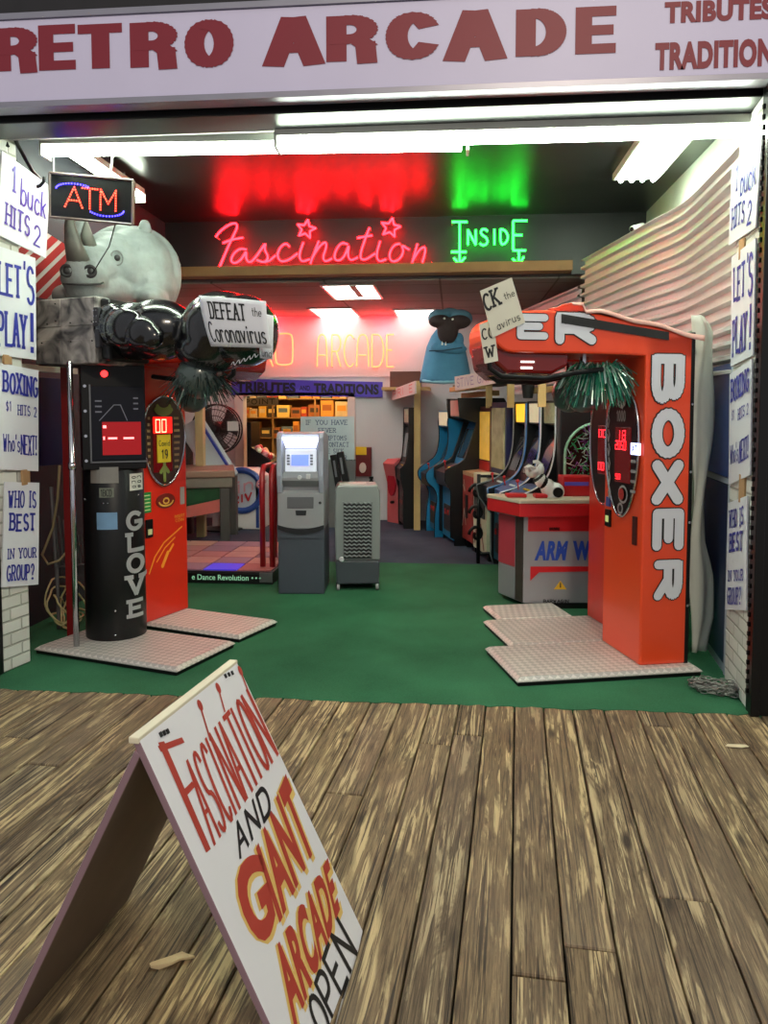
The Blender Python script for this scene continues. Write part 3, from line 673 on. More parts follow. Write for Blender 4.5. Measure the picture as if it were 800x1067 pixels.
# letters: F is the tallest, then a row of narrow capitals
wd = .02
def letter(mb, ch, quad, w, off=.0012, asp=.35, capr=False):
    f = bq(quad, off)
    ribbons([[p for p in st] for st in GL[ch]], w, f, mb, capr, asp)
def band(x0a, y0a, x1a, y1a, x0b, y0b, x1b, y1b, chars, w, mb, off=.0012, asp=.4, gap=.22, split=None):
    """letters between a top line (a) and a base line (b)"""
    n = len(chars); tot = sum(WID.get(c, 1)*(.8 if c != 'I' else 1) + gap for c in chars); x = 0
    for c in chars:
        cw = WID.get(c, 1)*(.8 if c != 'I' else 1); s, e = x/tot, (x+cw)/tot; x += cw+gap
        L = lambda t: (x0a+(x1a-x0a)*t, y0a+(y1a-y0a)*t); K = lambda t: (x0b+(x1b-x0b)*t, y0b+(y1b-y0b)*t)
        q = [L(s), L(e), K(e), K(s)]; c3 = [bp(*buv(*z)) for z in q]; a_ = (c3[0]-c3[3]).length/(c3[2]-c3[3]).length
        m_ = MB() if split else mb
        letter(m_, c, q, w*(1.9 if c == 'I' else 1), off, a_)
        if split: m_.build('letter', split, af)
mb = MB(); f = bq([(166,776),(189,770),(232,872),(214,886)], .0012)
ribbons([[(.1,0),(.1,1)], [(.0,.965),(.95,.985)], [(.1,.52),(.62,.56)]], .26, f, mb, False, 4.6); mb.build('letter', REDP, af)
band(192, 797, 259, 718, 223, 879, 290, 783, 'ASCINATION', .34, mb, asp=.2, split=REDP)
for (x0, y0, x1, y1) in [(208,735,219,772), (227,717,234,742), (250,699,262,730)]:
    mb = MB(); u0, v0 = buv(x0, y0); u1, v1 = buv(x1, y1)
    mb.add([bp(u0-.004, v0, .0012), bp(u0+.004, v0, .0012), bp(u1+.004, v1, .0012), bp(u1-.004, v1, .0012)], [(0,1,2,3)])
    mb.add([bp(u0+.011*cos(k*pi/6), v0+.016*sin(k*pi/6), .0013) for k in range(12)], [tuple(range(12))]); mb.build('lettering_flourish', REDP, af)
mb = MB(); mb2 = MB()
def bold(mb, text, quad, off, bold_=.05, space=1.0):
    typeset(mb, text, bq(quad, off), 0, 1, 0, 1, bold_, space)
for (txt, qd) in [('G', [(236,908),(271,884),(288,960),(270,997)]), ('IANT', [(266,884),(297,806),(328,884),(291,962)]), ('ARCADE', [(283,993),(341,893),(354,948),(307,1074)])]:
    mb = MB(); mb2 = MB(); bold(mb, txt, qd, .0015, .04, 1.12); mb.build('bold_lettering', REDP, af)
    bold(mb2, txt, [(x+3.2, y+3.5) for x, y in qd], .0008, .045, 1.12); bold(mb2, txt, [(x-2.2, y+1.5) for x, y in qd], .0007, .045, 1.12); mb2.build('shadow_lettering', YELP, af)
mb = MB()
band(243, 863, 279, 812, 250, 893, 287, 836, 'AND', .22, mb, gap=.4, split=BLACKINK)
band(320, 1050, 353, 950, 339, 1088, 373, 986, 'OPEN', .24, mb, gap=.3, split=BLACKINK)
for cx, cy in [(170.5, 764), (238, 703)]:
    for k in range(3):
        mb = MB(); u, v = buv(cx-3.5+k*3.5, cy+1.5-k*1.6); mb.box((-.004, -.006, 0), (.004, .006, .004), Matrix.Translation(bp(u, v, 0)) @ Matrix((e1, dn, nrm)).transposed().to_4x4()); mb.build('staple', BLACKINK, af)
# little things lying on the boards
p = G(178, 1003)
mb = MB(); rr = random.Random(2)
pts = [(.052*cos(a*pi/6)*(1+.3*rr.random()), .014*sin(a*pi/6)*(1+.5*rr.random())) for a in range(12)]
mb.prism(pts, lambda q, t: (p.x+q[0]*.9-q[1]*.4, p.y+q[0]*.4+q[1]*.9, .003+t+.006*sin(q[0]*60)), 0, .006)
tag(mb.build('wood_chip', M('pale_splinter', (200, 178, 140), .8)), 'pale curled wood splinter on the boards under the A-frame', 'wood chip')
p = G(766, 778); mb = MB(); mb.prism([(-.05,-.012),(.02,-.02),(.06,-.004),(.05,.015),(-.03,.014)], lambda q, t: (p.x+q[0], p.y+q[1], .003+t), 0, .003)
tag(mb.build('paper_scrap', M('cream_scrap', (218, 206, 172), .8)), 'small cream paper scrap on the boards near the black shutter', 'paper scrap')
mb = MB(); rr = random.Random(11); c = G(749, 722)
for k in range(4):
    ph = rr.random()*6
    pts = [Vector((c.x-.02+(.05+.1*rr.random())*cos(t*.9+ph), c.y+(.04+.07*rr.random())*sin(t*.7+ph), .012+.012*k+.012*rr.random())) for t in range(16)]
    for q, w in zip(pts, pts[1:]):
        d = (w-q); L = d.length; d.normalize(); n_ = max(1, int(L/.034))
        for j in range(n_):
            m_ = q+d*(j+.5)*L/n_; sd = d.cross(Vector((0,0,1))) if j % 2 else Vector((0,0,1)); 
            mb.tube([m_+d*.021*cos(a)+sd*.011*sin(a) for a in [i*pi/4 for i in range(8)]], .0034, 5, closed=True)
tag(mb.build('chain', M('steel_chain', (150, 150, 146), .35, metal=.9), smooth=True), 'heap of steel chain on the green carpet by the brick pier', 'chain')
# ================================================================== BOXING MACHINES
ORANGE = M('orange_red_gloss', (236, 74, 34), .3, var=.06, scale=2, coat=.3); ORANGE2 = M('deep_red_gloss', (206, 40, 24), .3, var=.06, scale=2, coat=.3)
def plate_mat():
    m, nt, b, L, N = node_mat('checker_plate')
    tc = N('ShaderNodeTexCoord'); mp = N('ShaderNodeMapping'); mp.inputs['Rotation'].default_value = (0, 0, radians(45)); mp.inputs['Scale'].default_value = (30, 30, 30)
    L.new(tc.outputs['Object'], mp.inputs['Vector']); ch = N('ShaderNodeTexChecker'); ch.inputs['Scale'].default_value = 1; L.new(mp.outputs[0], ch.inputs['Vector'])
    nz = N('ShaderNodeTexNoise'); nz.inputs['Scale'].default_value = 5; L.new(tc.outputs['Object'], nz.inputs['Vector'])
    x = N('ShaderNodeMix'); x.data_type = 'RGBA'; x.inputs['A'].default_value = lin((206, 198, 192)); x.inputs['B'].default_value = lin((232, 224, 218)); L.new(nz.outputs['Fac'], x.inputs['Factor'])
    y = N('ShaderNodeMix'); y.data_type = 'RGBA'; y.blend_type = 'MULTIPLY'; y.inputs['Factor'].default_value = 1; L.new(x.outputs['Result'], y.inputs['A'])
    r = N('ShaderNodeMapRange'); r.inputs['To Min'].default_value = .72; L.new(ch.outputs['Fac'], r.inputs['Value']); L.new(r.outputs[0], y.inputs['B'])
    L.new(y.outputs['Result'], b.inputs['Base Color']); b.inputs['Metallic'].default_value = .2; b.inputs['Roughness'].default_value = .45
    bp_ = N('ShaderNodeBump'); bp_.inputs['Strength'].default_value = .5; bp_.inputs['Distance'].default_value = .003; L.new(ch.outputs['Fac'], bp_.inputs['Height']); L.new(bp_.outputs['Normal'], b.inputs['Normal'])
    return m
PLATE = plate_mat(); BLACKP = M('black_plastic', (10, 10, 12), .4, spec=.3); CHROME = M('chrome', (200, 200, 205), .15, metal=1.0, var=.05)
LEDR = EM('red_led', (255, 30, 40), 5.0); DISPLAY = M('dark_red_window', (70, 8, 10), .2, emit=(120, 6, 10), estr=.25)
DIG = {'0': 'abcdef', '1': 'bc', '2': 'abged', '3': 'abgcd', '9': 'abcdfg', '5': 'afgcd', '-': 'g', '8': 'abcdefg'}
SEG = {'a': ((0,1),(1,1)), 'b': ((1,1),(1,.5)), 'c': ((1,.5),(1,0)), 'd': ((0,0),(1,0)), 'e': ((0,0),(0,.5)), 'f': ((0,.5),(0,1)), 'g': ((0,.5),(1,.5))}
def digits(mb, s, fn, u0, u1, v0, v1, w=.16):
    n = len(s); cw = (u1-u0)/n
    for i, ch in enumerate(s):
        for sg in DIG.get(ch, ''):
            (a, b), (c, d) = SEG[sg]; k = cw*.66
            ribbons([[(a*1.0, b*1.9), (c*1.0, d*1.9)]], w, lambda x, y: fn(u0+i*cw+x*k, v0+y/1.9*(v1-v0)), mb, False)
def shadow_skirt(mb, x0, x1, y0, y1, z=.048):  # inset black edge; its black also paints the shadow line under the plate
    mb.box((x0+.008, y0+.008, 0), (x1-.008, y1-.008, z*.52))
def plate_prism(mb, x0, x1, y0, y1, z=.048, ch=.05):
    """checker plate: bevelled outer rim on the aisle end"""
    s = 1 if x1 > 0 else 1
    mb.box((x0, y0, z*.5), (x1, y1, z*.6))
    mb.add([(x0, y0, z*.6), (x1, y0, z*.6), (x1, y1, z*.6), (x0, y1, z*.6), (x0+.025, y0+.025, z), (x1-.025, y0+.025, z), (x1-.025, y1-.025, z), (x0+.025, y1-.025, z)],
           [(4,5,6,7), (0,1,5,4), (1,2,6,5), (2,3,7,6), (3,0,4,7)])
def boxer(origin, rz, s, label, main, face, big=False, platform=True, number='113', lowdetail=False, py0=-.095, short=0.0):
    """column at x 0..0.31 (away from the aisle), arm and platform towards -x; s=-1 mirrors it"""
    t = thing('boxing_machine', origin, label, 'boxing machine', rz)
    S = Matrix.Scale(s, 4, Vector((1, 0, 0))); X = lambda: MB(S)
    z0 = .048
    if platform:
        m = X(); plate_prism(m, -.79, .35, py0, .53); m.build('platform', PLATE, t); m = X(); shadow_skirt(m, -.79, .35, py0, .53); m.build('platform_shadow_skirt', BLACKP, t)
    # column
    m = X(); m.box((0, 0, z0), (.30, .51, 2.0)); m.build('column', main, t, bevel=.012)
    m = X(); m.box((.285, -.003, z0), (.31, .513, 2.02)); m.build('back_trim', BLACKP, t, bevel=.004)
    # the arm: a deep beam with a rounded nose, seen from the side
    nose = arc(-.80+short, 2.005, .12, .115, 90, 270, 10)
    prof = [(.30, 2.0), (.30, 1.86), (-.12, 1.885)] + [(x, z) for x, z in reversed(nose)] + [(-.6+short, 2.13), (-.3, 2.115), (.0, 2.06)]
    m = X(); m.prism([(x, z) for x, z in prof], lambda p, q: (p[0], q, p[1]), 0.0, .51); m.build('arm', main, t, bevel=.012)
    # housing for the bag under the nose
    XS = lambda: MB(S @ Matrix.Translation((short, 0, 0)))
    m = XS(); pr = [(-.92, 1.95), (-.90, 1.84), (-.82, 1.775), (-.55, 1.77), (-.45, 1.82), (-.45, 1.90), (-.8, 1.905)]
    m.prism(pr, lambda p, q: (p[0], q, p[1]), .05, .46); m.build('bag_housing', M('dark_red_acrylic', (120, 18, 14), .2, coat=.4), t, bevel=.02)
    m = XS(); m.tube([(-.93, y, z) for y, z in [(.03, 1.9), (.03, 1.8)]] + [(-.86, .03, 1.755), (-.6, .03, 1.745), (-.42, .03, 1.78), (-.25, .03, 1.80)], .016, 8); m.build('rim', BLACKP, t, smooth=True)
    if not lowdetail:
        for a, b in (((-.74, .044, 1.835), (-.66, .05, 1.845)), ((-.74, .044, 1.80), (-.67, .05, 1.812))): m = XS(); m.box(a, b); m.build('lamp', EM('white_lamp', (255, 235, 225), 2.0), t)
    # hanging bag
    m = X(); m.tube([(-.27, .25, 1.89), (-.27, .25, 1.80)], .03, 10); m.build('bag_mount', CHROME, t)
    m = X(); m.lathe([(.03, 1.82), (.07, 1.80), (.11, 1.74), (.12, 1.68), (.10, 1.60), (.05, 1.56), (.01, 1.55)], (-.27, .25, 0), 20); m.build('punching_bag', M('teal_bag', (50, 84, 78), .35, coat=.3) if s > 0 else M('grey_bag', (70, 84, 80), .35, coat=.3), t, smooth=True)
    # front (aisle) face: an oval score board with a chrome edge
    cy, cz, ry, rz_ = (.255, 1.31, .215, .40) if s > 0 else (.255, 1.345, .225, .325)
    egg = [(cy+ry*sin(a)*(1.0-.12*cos(a)*-1), cz+rz_*cos(a)) for a in [2*pi*k/40 for k in range(40)]]
    fx = lambda o: (lambda p, q: (-o+q, p[0], p[1]))
    m = X(); m.prism(egg, fx(.0), -.014, .0); sc_ = m.build('scoreboard', BLACKP if s > 0 else M('dark_scoreboard', (56, 30, 24), .3), t)
    m = X(); m.tube([(-.012, y, z) for y, z in egg], .009, 6, closed=True); m.build('scoreboard_edge', CHROME, t, smooth=True)
    yz = lambda o: (lambda u, v: (-o, u, v))
    m = X(); m.box((-.02, .13, 1.12), (-.013, .33, 1.46)); m.build('display_window', DISPLAY, t, bevel=.002)
    return t, X
def flipY(u): return .51-u
# --- right: orange machine nearest the boardwalk
OB = Vector((1.106, 4.60, 0)); RB = radians(14.5)
t, X = boxer(OB, RB, 1, 'orange boxing machine with big white BOXER letters beside the chain heap', ORANGE, ORANGE)
fB = lambda u, v: (-.0215, .51-u, v)         # seen from the aisle: u runs to the reader's right
for a in (('113', fB, .22, .33, 1.385, 1.44, .22), ('2050', fB, .19, .34, 1.325, 1.375, .2), ('50', fB, .20, .27, 1.14, 1.17, .2)):
    m = X(); digits(m, *a); m.build('led_digits', LEDR, t)
m = X(); m.box((-.022, .015, 1.30), (-.012, .12, 1.37)); m.build('lit_label', EM('blue_white_label', (190, 200, 255), 2.2), t)
m = X(); write(m, 'AT', lambda u, v: (-.0235, .12-u, v), .02, .08, 1.315, 1.355, .2); m.build('label_lettering', INK, t)
GREYD = M('grey_graphic', (150, 156, 156), .5)
m = X(); write(m, '1000', fB, .20, .32, 1.50, 1.56, .24); m.build('score_lettering', GREYD, t)
m = X(); ribbons([arc(.26, 1.63, .05, .04, 0, 360, 12)], .025, fB, m); m.build('glove_motif', GREYD, t); m = X(); ribbons([arc(.30, 1.05, .055, .05, 0, 360, 14), arc(.27, .96, .03, .03, 0, 360, 10)], .014, fB, m); m.build('ring_motif', GREYD, t)
for k in range(6): m = X(); ribbons([[(.07+.006*k, 1.50-k*.09), (.085+.006*k, 1.46-k*.09), (.10+.006*k, 1.50-k*.09), (.085+.006*k, 1.53-k*.09)]], .014, fB, m); m.build('bell_motif', GREYD, t)
for k in range(4): m = X(); ribbons([[(.40, 1.26-k*.06), (.45, 1.26-k*.06)]], .018, fB, m); m.build('score_bar', GREYD, t)
BACKS = M('red_graphic', (170, 40, 34), .5); m = X(); ribbons([arc(.28, 1.05, .02, .02, 0, 360, 10)], .03, lambda u, v: (-.0225, .51-u, v), m); m.build('scoreboard_motif', BACKS, t)
m = X(); m.box((-.014, .40, .82), (.0, .47, .93)); cs = m.build('coin_slot', BLACKP, t, bevel=.003)
m = X(); m.box((-.017, .415, .85), (-.013, .455, .89)); m.build('coin_slot_light', M('pale_green_lens', (190, 205, 130), .3, emit=(190, 205, 130), estr=.4), cs)
m = X(); m.box((-.013, .06, .76), (.0, .10, .93)); m.build('ticket_slot', M('dark_slot', (60, 14, 10), .5), t)
m = X(); m.box((-.012, .41, .95), (.0, .46, 1.01)); m.build('blue_sticker', M('blue_sticker', (50, 80, 150), .4), t)
# letters down the side of the column and along the arm
def bubble(X, t, items, oy=-.003):
    for (w, off, mat, nm) in ((.65, oy, BLACKINK, 'letter_outline'), (.52, oy-.002, M('pale_grey_vinyl', (214, 218, 226), .4, var=.04), 'lettering')):
        for ch, quad, rot, asp, k in items:
            m = X()
            f = lambda x, y: ((quad[0]*(1-x)+quad[1]*x), off, quad[2]*(1-y)+quad[3]*y)
            sts = []
            for st in GL[ch]:
                if rot: sts.append([(p[1], 1-p[0]) for p in st])
                else: sts.append([(p[0], p[1]) for p in st])
            ribbons(sts, w*k, f, m, True, asp)
            m.build(nm, mat, t)
def sidebox(px0, px1, py0, py1):
    d = 4.63; z1 = EYE+(430-py0)/800*d; z0 = EYE+(430-py1)/800*d
    # local x along the side for picture columns on the side plane
    n = Vector((sin(RB), -cos(RB), 0)); u = Vector((cos(RB), sin(RB), 0))
    a = PL(px0, (py0+py1)/2, OB, n)-OB; b = PL(px1, (py0+py1)/2, OB, n)-OB
    zt_ = PL((px0+px1)/2, py0, OB, n).z; zb_ = PL((px0+px1)/2, py1, OB, n).z
    return a.dot(u), b.dot(u), zb_, zt_
items = []
for ch, a, b, c, d, k in [('B', 683, 708, 374, 416, .72), ('O', 684, 707, 432, 471, .88), ('X', 684, 706, 485, 520, .95), ('E', 684, 707, 535, 572, .80), ('R', 685, 706, 588, 622, .80)]:
    q = sidebox(a, b, c, d); items.append((ch, q, True, (q[3]-q[2])/(q[1]-q[0]), k))
bubble(X, t, items)
items = []
for ch, a, b, c, d, k in [('E', 542, 570, 331, 350, .50), ('R', 583, 618, 331, 354, .52)]:
    q = sidebox(a, b, c, d); items.append((ch, q, False, (q[3]-q[2])/(q[1]-q[0]), k))
bubble(X, t, items)
m = X(); q = sidebox(587, 697, 329, 347)
a = PL(586, 331, OB+Vector((sin(RB), -cos(RB), 0))*.004, Vector((sin(RB), -cos(RB), 0)))
nS = Vector((sin(RB), -cos(RB), 0)); LOC = lambda px, py, o=.004: (Matrix.Rotation(-RB, 4, 'Z') @ (PL(px, py, OB+nS*o, nS)-OB))
m = MB(); m.quad(LOC(585,336.5,.010), LOC(697,355-.5,.010), LOC(697,346,.010), LOC(585,327,.010), .003); m.build('black_tape', M('black_tape', (18, 18, 18), .6), t)
# screws on the trim
for z in (.4, .9, 1.2, 1.6): m = MB(); m.lathe([(.008, -.006), (.008, 0)], (.297, 0, z), 8, 'y'); m.build('screw', CHROME, t)
# tinsel: a bushy green wig round the bag
def tinsel(parent, name, c, n, R, mats, seed, droop=.12):
    rr = random.Random(seed); mbs = [MB() for _ in mats]
    for k in range(n):
        a = rr.uniform(0, 2*pi); e = rr.uniform(-.9, .9); r0 = rr.uniform(.02, .1)
        d = Vector((cos(a)*cos(e), sin(a)*cos(e)*.8, sin(e)*.5)); L = R*rr.uniform(.5, 1.05)
        p0 = Vector(c)+d*r0; pts = [p0, p0+d*L*.5+Vector((0,0,.02)), p0+d*L-Vector((0,0,droop*rr.uniform(.2, 1.2)))]
        w = Vector((rr.uniform(-1,1), rr.uniform(-1,1), rr.uniform(-1,1))).normalized()*.0035
        vs = []
        for p in pts: vs += [p-w, p+w]
        mbs[k % len(mats)].add(vs, [(0,1,3,2), (2,3,5,4)])
    for b, mt in zip(mbs, mats): b.build(name, mt, parent)
tg = thing('tinsel_wig', OB + Matrix.Rotation(RB, 3, 'Z') @ Vector((-.22, .16, 1.70)), 'shimmering green tinsel bunched round the punching bag of the orange machine', 'tinsel', RB)
tinsel(tg, 'strand', (0, 0, .08), 900, .165, [M('tinsel_green', (60, 160, 120), .3, metal=.4), M('tinsel_silver', (176, 206, 194), .3, metal=.4), M('tinsel_teal', (30, 112, 96), .3, metal=.3)], 4)
# --- second right machine, standing behind
t2, X = boxer(OB+Vector((.012, .64, 0)), RB, 1, 'deep red boxing machine directly behind the orange one on the right', ORANGE2, ORANGE2)
for a in (('00', fB, .2, .33, 1.38, 1.43, .2), ('00', fB, .2, .3, 1.15, 1.2, .2)):
    m = X(); digits(m, *a); m.build('led_digits', LEDR, t2)
m = X(); m.tube([(-.03, -.012, .4), (-.03, -.02, .95), (-.06, -.02, 1.2), (-.05, -.02, 1.55), (-.0, -.02, 1.8)], .016, 8); m.build('chrome_guard', CHROME, t2, smooth=True)
p = (G(525,655)+G(600,655)+G(504,638))/3
tp = MB(Matrix.Translation(OB+Vector((-.10, 1.185, 0))) @ Matrix.Rotation(RB, 4, 'Z')); plate_prism(tp, -.70, -.12, -.05, .38); tq = MB(tp.T); shadow_skirt(tq, -.70, -.12, -.05, .38)
to = tag(tp.build('checker_platform', PLATE), 'pale checker plate platform on the carpet nearest the arm wrestling machine', 'platform')
so = tq.build('platform_shadow_skirt', BLACKP, to); so.location = -to.location
# cloth thrown over the orange machine
CLOTH = M('pink_cloth', (226, 176, 164), .7, var=.1); SHEET = M('milky_plastic_sheet', (214, 216, 206), .35, var=.06, alpha=.82)
m = MB(); rr = random.Random(8)
xs = [-.32+.66*i/16 for i in range(17)]
def top_z(x): return 2.125 if x < -.3 else (2.125-.065*(x+.3)/.3 if x < 0 else 2.06-.06*x/.3)
def cl(u, v):
    x = -.46+.82*u; y = -.012+.50*v; z = top_z(x)+.014+.006*sin(x*19+v*3)+.004*sin(v*17+x*7) + (.045 if x < -.38 else 0)
    if v < .12: z -= (.12-v)/.12*(.02+.045*max(0, u-.55))
    return (x, y if v > .12 else -.014, z)
m.grid(cl, 40, 18)
tc_ = thing('cloth_cover', OB, 'thin pink cloth thrown over the top of the orange boxing machine', 'cloth', RB)
m.build('fabric', CLOTH, tc_, smooth=True, solid=.003)
ts = thing('plastic_sheet', OB, 'milky plastic sheet hanging down behind the orange boxing machine', 'sheet', RB)
n4 = nS
def sh(u, v):
    yy = 328 + v*352
    wR = [(0, 733), (.04, 744), (.12, 743), (.35, 741), (.55, 737), (.68, 734), (.78, 741), (.90, 743), (1.0, 736)]
    xr_ = wR[-1][1]
    for (a, xa), (b, xb) in zip(wR, wR[1:]):
        if a <= v <= b: xr_ = xa+(xb-xa)*(v-a)/(b-a); break
    xl = 720; xr_ += 5
    q = LOC(xl+(xr_-xl)*u, yy, -.10)
    return (q.x+.012*sin(v*15+u*3), q.y+.05*u+.015*sin(v*9+u*9), max(.012, q.z))
m = MB(); m.grid(sh, 10, 40); m.build('film', SHEET, ts, smooth=True, solid=.003)
# papers pinned to the arm of the orange machine
def note(px_quad, Yd, rows, label, parent_loc=None, ink=BLACKINK, bend=0):
    n_ = Vector((sin(PS), -cos(PS), 0)) if Yd is None else None
    P = [LOC(x, y, o_) for (x, y, o_) in px_quad]
    P = [Matrix.Rotation(RB, 4, 'Z') @ p + OB for p in P]
    c = sum(P, Vector())/4; b = Vector((c.x, c.y, min(p.z for p in P)))
    tt = thing('paper_sign', b, label, 'sign'); P = [p-b for p in P]
    MB().quad(P[3], P[2], P[1], P[0], .004).build('card', M('cream_paper', (216, 214, 196), .6, var=.05), tt)
    f = bil(*P, off=.002); lines(rows, f, ink, tt, .35); return tt
note([(500,303,.03),(533,289,.03),(547,336,.02),(513,352,.02)], 0, [('CK', .02, .48, .58, .90, .22, True), ('the', .62, .93, .62, .76, .13, False), ('avirus', .2, .9, .10, .26, .13, False)], 'tilted cream paper lettered K the virus pinned on the arm of the orange machine')
note([(499,338,.008),(514,333,.008),(519,376,.008),(505,379,.008)], 0, [('CO', .1, .9, .6, .85, .2, True), ('W', .2, .9, .15, .4, .2, True)], 'narrow lettered paper strip wrapped round the nose of the orange arm')
# ================================================================== LEFT: RED MACHINE AND GLOVE MACHINE
RL = radians(-19.5)
OR_ = Vector((-2.195, 5.187, 0)) - Matrix.Rotation(RL, 3, 'Z') @ Vector((0, 0, 0))
# its mirrored build has the face at local x=0, arm towards +x
t3, X = boxer(OR_, RL, -1, 'red boxing machine with an oval score board behind the black glove machine', M('red_gloss', (214, 40, 22), .3, var=.06, scale=2, coat=.3), None, number='00', py0=.06, short=.14)
fL = lambda u, v: (-.0215, u, v)            # through the mirrored matrix: u grows away from the boardwalk
m = X(); m.box((-.024, .13, 1.40), (-.013, .33, 1.52)); m.build('lit_window', EM('red_window', (240, 26, 16), .9), t3, bevel=.004)
m = X(); digits(m, '00', lambda u, v: (-.026, u, v), .15, .28, 1.41, 1.50, .14); m.build('led_digits', EM('pale_led', (255, 170, 130), 3.0), t3)
m = X(); m.box((-.030, .16, 1.19), (-.024, .30, 1.39)); yn = m.build('yellow_note', M('yellow_card', (236, 206, 40), .5, var=.03), t3)
fN = lambda u, v: (-.0315, u, v)
for a in (('Covid', fN, .175, .285, 1.31, 1.35, .16), ('19', fN, .20, .265, 1.22, 1.28, .2)): m = X(); write(m, *a); m.build('note_lettering', BLACKINK, yn)
for k in range(9):
    z = 1.50-k*.045; KH = M('khaki_graphic', (150, 120, 80), .5)
    m = X(); m.box((-.018, .355+.0*k, z), (-.013, .42-.004*abs(k-3), z+.018)); m.build('score_bar', KH, t3)
    m = X(); m.box((-.018, .07+.003*abs(k-3), z), (-.013, .10, z+.02)); m.build('score_tick', KH, t3)
m = X(); ribbons([arc(.24, 1.61, .07, .04, 200, 340, 8), arc(.24, 1.59, .09, .05, 200, 340, 8)], .03, fL, m); m.build('crown_motif', M('olive_graphic', (120, 130, 60), .5), t3); m = X(); ribbons([[(.2,1.12),(.24,1.16),(.28,1.12)], [(.24,1.2),(.24,1.06)]], .03, fL, m)
m.build('scoreboard_motif', M('olive_graphic', (120, 130, 60), .5), t3)
m = X(); m.prism([(.265+.10*cos(a*pi/12), .905+.055*sin(a*pi/12)) for a in range(24)], lambda p, q: (q, p[0], p[1]), -.008, .002); m.build('badge', M('maroon_badge', (120, 30, 26), .4), t3)
m = X(); ribbons([arc(.265, .905, .075, .036, 190, 350, 10)], .012, lambda u, v: (-.0095, u, v), m); m.build('badge_motif', M('gold_graphic', (220, 170, 70), .4), t3); m = X(); ribbons([arc(.265, .905, .03, .02, 0, 360, 10)], .012, lambda u, v: (-.0095, u, v), m); m.build('badge_motif', M('gold_graphic', (220, 170, 70), .4), t3)
m = X(); m.box((-.012, .05, .66), (.0, .12, .79)); cs = m.build('coin_slot', BLACKP, t3, bevel=.003)
m = X(); m.box((-.015, .065, .68), (-.011, .105, .72)); m.build('coin_slot_label', M('pale_label', (220, 214, 160), .4), cs)
m = X(); m.box((-.006, .005, .84), (.0, .11, .985)); gs = m.build('green_sticker', M('green_sticker', (30, 140, 60), .4), t3)
for k in range(5): m = X(); m.box((-.008, .018, .855+.026*k), (-.005, .098, .862+.026*k)); m.build('sticker_lettering', M('pale_label', (220, 214, 160), .4), gs)
m = X(); m.box((-.006, .43, .86), (.0, .475, .99)); m.build('icon_strip', M('grey_label', (160, 150, 146), .4), t3)
for a in (('INSERT', .36, .47, .765, .785), ('COIN', .37, .46, .735, .755)):
    m = X(); write(m, a[0], lambda u, v: (-.004, u, v), *a[1:], .16); m.build('coin_lettering', M('yellow_ink', (230, 180, 50), .5), t3)
for st, w in [([(.08,.40),(.14,.51),(.24,.60),(.44,.69)], .012), ([(.16,.47),(.25,.56),(.36,.62)], .010), ([(.22,.43),(.28,.52)], .03), ([(.30,.53),(.34,.57)], .02)]:
    m = X(); ribbons([st], w, lambda u, v: (-.004, u, v), m); m.build('swoosh', M('orange_swoosh', (250, 160, 50), .4), t3)
# --- black glove machine
RG = radians(-17.5); OG = Vector((-2.684, 4.64, 0)); LG = lambda p: (Matrix.Rotation(-RG, 4, 'Z') @ (Vector(p)-OG))
tG = thing('boxing_machine', OG, 'black glove topped boxing machine lettered GLOVE down its round column', 'boxing machine', RG)
m = MB(); plate_prism(m, 0, 1.12, 0, .61); m.build('platform', PLATE, tG); m = MB(); shadow_skirt(m, 0, 1.12, 0, .61); m.build('platform_shadow_skirt', BLACKP, tG)
cc = LG((-2.285, 4.975, 0)); RC = .197
m = MB(); m.lathe([(RC, .048), (RC, 1.165), (RC-.01, 1.18)], (cc.x, cc.y, 0), 48); m.build('column', M('black_cabinet', (11, 12, 14), .38, var=.3, scale=3, spec=.4), tG, smooth=True, bevel=.004)
vd = (Vector((0, 0, 0))-Vector((-2.285, 4.975, 0))); ang = atan2(vd.y, vd.x) - RG           # the display looks out at the boardwalk
fa = ang + radians(4)
nD = Vector((cos(fa), sin(fa), 0)); uD = Vector((-sin(fa), cos(fa), 0))
DT = Matrix.Translation(Vector((cc.x, cc.y, 0))) @ Matrix((uD, -nD, Vector((0,0,1)))).transposed().to_4x4()   # x across, y inwards, z up
m = MB(DT); m.box((-.197, -.175, 1.18), (.197, .17, 1.86)); m.build('display_box', BLACKP, tG, bevel=.006)
m = MB(DT); m.box((-.14, -.183, 1.24), (.19, -.17, 1.72)); m.build('display_panel', M('dark_blue_glass', (8, 9, 24), .3, var=.6, scale=9, spec=.3), tG, bevel=.003)
for a, b in [((-.15,-.187,1.23),(-.14,-.172,1.73)), ((-.15,-.187,1.225),(.195,-.172,1.235))]: m = MB(DT); m.box(a, b); m.build('panel_frame', M('dull_steel', (110, 112, 116), .4, metal=.6), tG)
m = MB(DT); m.box((-.075, -.187, 1.275), (.165, -.181, 1.49)); m.build('led_window', M('red_led_window', (60, 4, 8), .25, emit=(200, 4, 16), estr=.45), tG)
for a, b in (((-.04, -.190, 1.378), (.015, -.186, 1.390)), ((.055, -.190, 1.378), (.12, -.186, 1.390)), ((-.07, -.190, 1.45), (-.05, -.186, 1.468)), ((-.07, -.190, 1.375), (-.06, -.186, 1.395))):
    m = MB(DT); m.box(a, b); m.build('led_dash', EM('hot_red_led', (255, 90, 90), 6), tG)
m = MB(DT); m.lathe([(.022, -.188), (.022, -.17)], (-.055, 0, 1.80), 16, 'y'); m.build('lamp', EM('red_lamp', (255, 40, 40), 4), tG)
DG = M('dim_grey_graphic', (120, 124, 140), .4)
